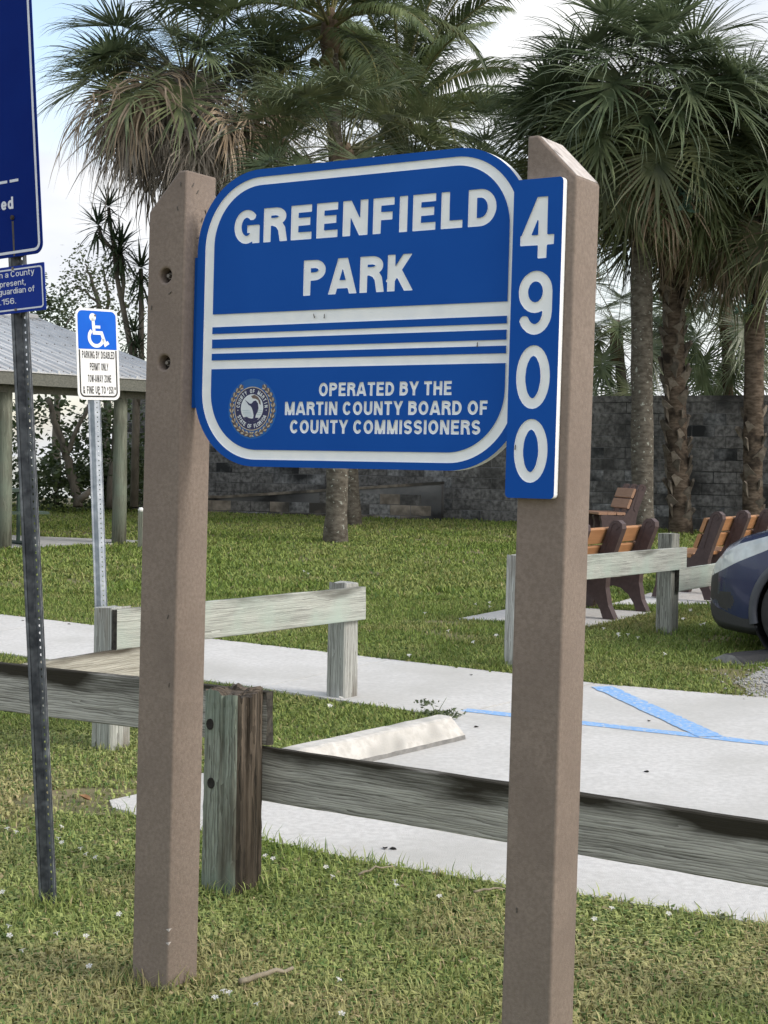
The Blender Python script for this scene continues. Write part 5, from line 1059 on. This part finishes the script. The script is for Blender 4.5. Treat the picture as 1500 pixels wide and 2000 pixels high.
sabal('bushy palm with a thick skirt of dead hanging fronds behind the bolted sign post', atY(340, 1000, 26)[:2], h, .17, .15, 'trunk_brown', [(75, 6, 'green', .95), (55, 10, 'green', 1.0), (38, 12, 'green', 1.0), (18, 13, 'green', 1.0), (0, 9, 'olive', 1.05), (-10, 7, 'dry', 1.1), (-25, 16, 'grey', 1.1), (-18, 9, 'dry', 1.1), (-36, 16, 'grey', 1.0), (-50, 10, 'grey', .88), (-64, 5, 'grey', .75)], 1, 1.04)
h = atY(1252, 190, 25.0)
sabal('tall green palm with a lichen-spotted straight trunk beside the sideways bench', atY(1256, 1010, 25)[:2], h, .185, .165, 'trunk_lichen', full + [(30, 8, 'green', 1.1), (8, 8, 'green', 1.1), (-35, 8, 'olive', 1), (-50, 7, 'dry', .95), (-66, 7, 'dry', .9)], 2, 1.10)
h = atY(1322, 275, 25.8)
sabal('leaning palm with criss-cross leaf stubs all down its trunk', atY(1332, 1010, 25.8)[:2], h, .185, .17, 'trunk_brown', [(50, 6, 'green', 1), (20, 9, 'green', 1), (0, 9, 'green', 1), (-20, 11, 'olive', 1), (-40, 11, 'olive', 1), (-56, 10, 'dry', .95), (-70, 6, 'grey', .85)], 3, 1.02, -.10, (.02, .80, 110))
h = atY(1478, 300, 25.4)
sabal('dark brown palm trunk with hanging brown fronds at the far end of the benches', atY(1470, 1010, 25.4)[:2], h, .165, .155, 'trunk_brown', full + [(-42, 11, 'olive', 1), (-58, 10, 'dry', .95), (-70, 7, 'grey', .85)], 4, 1.04, 0, (.05, .35, 20))
h = atY(1205, 640, 31.5)
sabal('small dark palm with a pale trunk behind the block wall', atY(1243, 900, 31.5)[:2], h, .12, .10, 'trunk_grey', [(60, 4, 'green', 1), (30, 7, 'green', 1), (5, 7, 'green', 1), (-20, 7, 'green', 1), (-45, 5, 'green', 1)], 5, .80)
h = atY(1418, 590, 32.0)
sabal('small dark palm showing under the hanging fronds above the wall', atY(1430, 900, 32)[:2], h, .12, .10, 'trunk_brown', [(40, 5, 'green', 1), (10, 7, 'green', 1), (-15, 7, 'green', 1), (-40, 6, 'green', 1), (-62, 3, 'green', .9)], 6, .95)
h = atY(672, 300, 22.5)
sabal('low bushy fan palm rising just above the top of the park sign', gnd(656, 1060)[:2], h, .165, .15, 'trunk_lichen', [(72, 6, 'green', 1), (50, 8, 'olive', 1), (30, 9, 'olive', 1), (10, 9, 'green', 1), (-15, 8, 'olive', 1), (-40, 6, 'dry', 1)], 7, .86)
h = atY(1060, 330, 29.0)
sabal('young fan palm half hidden behind the taller brown sign post', atY(1060, 990, 28.0)[:2], h, .14, .13, 'trunk_grey', [(55, 5, 'green', 1), (30, 7, 'green', 1), (8, 8, 'green', 1), (-15, 6, 'olive', 1), (-40, 4, 'dry', 1)], 8, 1.0)

_CO = {}
def coco_mesh(elev, var, mn='coco_green'):
    if (elev, var, mn) in _CO: return _CO[(elev, var, mn)]
    r = rng((elev + 90) * 17 + var * 3 + 5); m = MB(); L = r.uniform(3.0, 3.6); e = R_(elev + r.uniform(-5, 5)); sag = R_(r.uniform(55, 85)); P = V3(0, 0, 0); pts = [P.copy()]; ds = []; N = 26
    for k in range(N): d = V3(math.cos(e), 0, math.sin(e)); P = P + d * L / N; pts.append(P.copy()); ds.append(d); e -= sag / N * (.4 + 1.2 * k / N)
    m.tube([tuple(p) for p in pts[::2]], [.032 * (1 - .85 * k / 13) + .004 for k in range(14)], 5, 1)
    for k in range(90):
        t = .16 + .84 * k / 90; i = min(int(t * N), N - 1); B = pts[i] + (pts[i + 1] - pts[i]) * (t * N - i); d0 = ds[i]; nn = V3(-d0[2], 0, d0[0])
        for sd in (1, -1):
            ln = .78 * math.sin(math.pi * min(1, .18 + .80 * t)) ** .7 * r.uniform(.85, 1.1); d = nz(V3(0, sd, 0) * .9 + d0 * (.55 + .4 * t) + nn * r.uniform(.15, .4)); q = B.copy(); ps = []
            for j, w in enumerate((.010, .016, .012, .001)):
                sdv = nz(np.cross(d, V3(0, 0, 1)) + V3(.05, 0, 0)); sdv = nz(sdv + V3(0, 0, r.normal(0, .3))); ps.append((q - sdv * w, q + sdv * w)); q = q + d * ln / 3; d = nz(d + V3(0, 0, -.42 - .25 * r.rand()))
            m.add([tuple(a) for p_ in ps for a in p_], [(2 * j, 2 * j + 1, 2 * j + 3, 2 * j + 2) for j in range(3)], 0)
    me = m.mesh('frond', [mn, 'coco_yellow']); _CO[(elev, var, mn)] = me; return me
def coconut(label, base, heart, r0, r1, plan, seed, size, bend, nuts, zg=None):
    b = V3(base[0], base[1], gz(base[1]) if zg is None else zg); t = thing('coconut_palm', label, 'palm tree', b, (0, 0, 0), 'palms before and behind the wall'); r = rng(seed); hl = heart - b
    trunk_part(t, b, heart - V3(0, 0, .1), r0, r1, 'trunk_lichen', seed, bend, 1.4); a = r.uniform(0, 6)
    m = MB(); m.tube([tuple(hl + V3(0, 0, z)) for z in (-.6, -.3, 0, .3)], [r1, r1 * 1.5, r1 * 1.3, r1 * .5], 12); part('crown_shaft', m, 'fibre', t, None, None, True)
    for elev, n, mn in plan:
        for k in range(n): a += 2.39996 + r.normal(0, .2); o = obj('frond', coco_mesh(elev, int(r.randint(0, 3)), mn), t, tuple(hl + V3(0, 0, r.uniform(-.15, .1))), (r.normal(0, .15), r.normal(0, .1), a)); s = size * r.uniform(.9, 1.1); o.scale = (s, s, s)
    nm = MB(); nm.tube([(0, 0, -.11), (0, 0, -.06), (0, 0, .02), (0, 0, .09), (0, 0, .12)], [.02, .075, .09, .055, .015], 9); nme = nm.mesh('coconut', 'coconut', True)
    for k in range(nuts): an = r.uniform(0, 6.3); obj('coconut', nme, t, tuple(hl + V3(math.cos(an) * .27, math.sin(an) * .27, r.uniform(-.75, -.35))), (r.normal(0, .4), r.normal(0, .4), 0))
    return t
coconut('coconut palm with a cluster of green nuts and a grey trunk under the sign', gnd(688, 1026)[:2], atY(645, 50, 26.6), .15, .12, [(80, 3, 'coco_green'), (58, 5, 'coco_green'), (38, 6, 'coco_green'), (15, 6, 'coco_green'), (-8, 4, 'coco_green'), (-35, 2, 'coco_yellow')], 21, .95, .0, 9)
coconut('coconut palm with upright dark fronds behind the middle of the park sign', atY(800, 900, 33)[:2], atY(782, 245, 33), .16, .12, [(84, 4, 'coco_green'), (68, 6, 'coco_green'), (50, 6, 'coco_green'), (30, 5, 'coco_green'), (10, 4, 'coco_green'), (-12, 4, 'coco_green'), (-30, 3, 'coco_yellow')], 23, 1.3, .1, 5)

# ------------------------------------------------------------------ broadleaf trees, spiky tree, shrubs
def leaves(parent, centers, spread, n, size, matname, seed, name='crown', asp=.55):
    r = rng(seed); c = np.array(centers)[r.randint(0, len(centers), n)]; P = c + r.normal(0, 1, (n, 3)) * spread; a = nz_rows(r.normal(0, 1, (n, 3)) * [1, 1, .6]); up = nz_rows(r.normal(0, 1, (n, 3)) + [0, 0, 1.0]); b = nz_rows(np.cross(a, up)); s = size * r.uniform(.6, 1.3, (n, 1)); w = s * asp
    V = np.stack([P - a * s * .5, P + b * w * .5, P + a * s * .5, P - b * w * .5], 1).reshape(-1, 3); F = np.arange(n * 4); o = obj(name, big_mesh(name, V, 4, F, matname), parent); return o
def nz_rows(v): return v / (np.linalg.norm(v, axis=1, keepdims=True) + 1e-9)
def branch_tree(name, label, cat, base, limbs, leafsets, bark='bark', group=None):
    b = V3(base[0], base[1], gz(base[1]) if base[1] < 34 else -.6); t = thing(name, label, cat, b, (0, 0, 0), group)
    m = MB()
    for pts, r0, r1 in limbs:
        P = [np.array(p) - b for p in pts]; Q = []
        for k in range(len(P) - 1):
            for j in range(4): Q.append(P[k] + (P[k + 1] - P[k]) * j / 4)
        Q.append(P[-1]); rr = rng(len(Q)); Q = [q + rr.normal(0, .015, 3) for q in Q]; m.tube([tuple(q) for q in Q], [r0 + (r1 - r0) * k / (len(Q) - 1) for k in range(len(Q))], 7)
    part('trunk', m, bark, t, None, None, True)
    for i, (cs, sp, n, sz, mn) in enumerate(leafsets): leaves(t, [np.array(c) - b for c in cs], sp, n, sz, mn, 50 + i + n)
    return t
Yt = 31.0
def T(u, v, Y=Yt): return atY(u, v, Y)
def scatter(pts, Y, dy=.5, seed=0):
    r = rng(seed); return [atY(u + r.normal(0, 4), v + r.normal(0, 4), Y + r.normal(0, dy)) for u, v in pts]
# airy small-leaved tree
airy = [(150, 500), (165, 520), (150, 540), (175, 545), (195, 515), (190, 550), (210, 540), (165, 565), (140, 560), (205, 575), (185, 590), (220, 600), (150, 590), (170, 610), (230, 560), (215, 620), (255, 580), (265, 600), (245, 630), (260, 650), (270, 555)]
branch_tree('airy_tree', 'thin airy small-leaved tree rising behind the shelter roof', 'tree', T(205, 960)[:2],
    [([T(205, 990), T(208, 800), T(205, 640), T(192, 590), T(178, 545), T(165, 515)], .10, .015), ([T(205, 640), T(212, 590), T(205, 545), T(200, 515)], .05, .012), ([T(192, 590), T(165, 570), T(145, 560)], .03, .01), ([T(206, 650), T(235, 610), T(262, 585)], .04, .01), ([T(192, 600), T(160, 605)], .025, .01)],
    [(scatter(airy, Yt, .5, 3), .17, 1500, .085, 'leaf_mid')])
low = [(95, 590), (110, 580), (130, 600), (120, 620), (85, 600), (140, 625), (105, 610), (75, 615), (60, 618), (150, 640), (240, 690), (265, 700)]
branch_tree('leafy_tree', 'rounded leafy tree top peeking over the shelter ridge', 'tree', T(110, 960, 33)[:2], [([T(110, 950, 33), T(112, 760, 33), T(112, 620, 33)], .11, .03), ([T(112, 680, 33), T(85, 610, 33)], .04, .012), ([T(112, 670, 33), T(140, 615, 33)], .04, .012)], [(scatter(low, 33, .5, 4), .17, 1400, .095, 'leaf_dark')])
# spiky dracaena
def rosette_mesh(seed, n=52, ln=.42):
    r = rng(seed); m = MB()
    for k in range(n):
        a = k * 2.39996; el = math.asin(max(-1, min(1, 1 - 1.75 * (k + .5) / n))); dead = el < -.35; d = V3(math.cos(a) * math.cos(el), math.sin(a) * math.cos(el), math.sin(el)); L = ln * r.uniform(.8, 1.1); q = V3(0, 0, -.25 * max(0, -math.sin(el))); ps = []
        for w in (.012, .017, .012, .001):
            s = nz(np.cross(d, V3(0, 0, 1)) + V3(.01, 0, 0)); ps.append((q - s * w, q + s * w)); q = q + d * L / 3; d = nz(d + V3(0, 0, -.10 - (.5 if dead else 0)))
        m.add([tuple(x) for p_ in ps for x in p_], [(2 * j, 2 * j + 1, 2 * j + 3, 2 * j + 2) for j in range(3)])
    return m.mesh('leaf_rosette', 'spike_leaf')
RO = [rosette_mesh(i) for i in range(3)]; Yd = 27.5
heads = [(212, 402, 1.0), (191, 438, 1.15), (236, 478, 1.3), (233, 498, 1.05), (275, 522, 1.25), (273, 555, .9), (262, 648, .95), (268, 680, 1.0), (222, 470, .8)]
bt = V3(*T(262, 960, Yd)[:2], 0); bt[2] = gz(bt[1]); dt = thing('dragon_tree', 'spiky dragon tree with several leaf rosettes beside the bolted sign post', 'tree', bt)
m = MB()
for pts, r0, r1 in (([(262, 990), (266, 800), (262, 710), (250, 650), (238, 590), (228, 540), (232, 490)], .075, .035), ([(238, 590), (242, 550), (238, 500)], .035, .03), ([(228, 545), (222, 480), (216, 440), (212, 405)], .04, .03), ([(222, 490), (200, 465), (192, 442)], .035, .03), ([(266, 800), (276, 700), (276, 600), (275, 525)], .06, .04), ([(264, 760), (264, 655)], .04, .03)):
    m.tube([tuple(T(u, v, Yd) - bt) for u, v in pts], [r0 + (r1 - r0) * k / (len(pts) - 1) for k in range(len(pts))], 8)
part('trunk', m, 'bark', dt, None, None, True)
for i, (u, v, s) in enumerate(heads): o = obj('leaf_rosette', RO[i % 3], dt, tuple(T(u, v, Yd) - bt), (0, 0, i * 1.1)); o.scale = (s * 1.15,) * 3
# shrubs under the shelter roof line
r = rng(9); sc_pts = [(u, v) for u, v in zip(r.uniform(40, 290, 70), r.uniform(765, 975, 70)) if not (30 < u < 100 and 850 < v < 905) and not (150 < u < 215 and 752 < v < 800)]
branch_tree('shrub', 'dark leafy shrub with slanting trunk behind the shelter poles', 'shrub', T(150, 985, 28.5)[:2],
    [([T(152, 990, 28.5), T(142, 930, 28.5), T(130, 890, 28.5), T(112, 840, 28.5), T(95, 780, 28.5)], .10, .05), ([T(215, 990, 28.8), T(222, 900, 28.8), T(228, 800, 28.8)], .09, .06), ([T(130, 890, 28.5), T(160, 820, 28.5), T(185, 770, 28.5)], .05, .03)],
    [(scatter(sc_pts, 29.0, .45, 5), .16, 3000, .125, 'leaf_dark')])
r = rng(10); s2 = list(zip(r.uniform(60, 290, 40), r.uniform(900, 985, 40)))
branch_tree('shrub', 'low dense dark shrub along the lawn edge below the slanting trunk', 'shrub', T(110, 988, 29.6)[:2], [([T(110, 990, 29.6), T(112, 940, 29.6)], .05, .03)], [(scatter(s2, 29.8, .35, 6), .17, 2600, .12, 'leaf_dark')])
r = rng(11); s3 = list(zip(r.uniform(-60, 60, 30), r.uniform(800, 985, 30)))
branch_tree('shrub', 'dark shrub filling the gap beside the far shelter pole', 'shrub', T(0, 985, 30)[:2], [([T(0, 990, 30), T(5, 880, 30)], .06, .03)], [(scatter(s3, 30.2, .35, 7), .17, 1500, .12, 'leaf_dark')])
a, b = T(155, 975, 27.5), T(178, 955, 27.5); m = MB(); m.tube([(0, 0, 0), tuple((b - a) * .5), tuple(b - a)], [.07, .06, .05], 8); o = part('log', m, 'bark', None, tuple(a - V3(0, 0, .02)), None, True); tag(o, 'short pale sawn log propped under the dark shrub', 'log')
# epiphyte and vine leaves among the palm trunks
def sprig(label, u, v, Y, n, size, mn, seed, spread=.12, fz=1.0):
    c = atY(u, v, Y); t = thing('climbing_plant', label, 'plant', c); r = rng(seed); m = MB()
    for k in range(5): q = r.normal(0, spread, 3) * [1, 1, fz]; m.tube([(0, 0, -.25 if fz == 1 else -.04), tuple(q * .6), tuple(q * 1.5)], [.008 * fz, .006 * fz, .003 * fz], 5)
    part('stem', m, 'stalk', t); leaves(t, [r.normal(0, spread, 3) * [1, 1, fz] for _ in range(8)], np.array([1, 1, fz]) * spread * .35, n, size, mn, seed, 'foliage', .38)
sprig('blue-green broad-leaved plant growing in the palm crown', 1350, 393, 24.0, 46, .20, 'leaf_teal', 1)
sprig('pale green seedling on the side of the dark brown palm trunk', 1458, 600, 25.0, 22, .15, 'leaf_teal', 2, .10)
sprig('dark bushy weed at the corner where slab meets sidewalk', 852, 1396, 8.92, 420, .032, 'leaf_mid', 5, .085, .35)
sprig('straggling weed growing over the near edge of the parking slab', 1388, 1794, 5.30, 90, .02, 'leaf_mid', 6, .04, .4)
sprig('few dark oval vine leaves hanging beside the criss-cross trunk', 1340, 690, 26.4, 16, .14, 'leaf_dark', 3, .16)
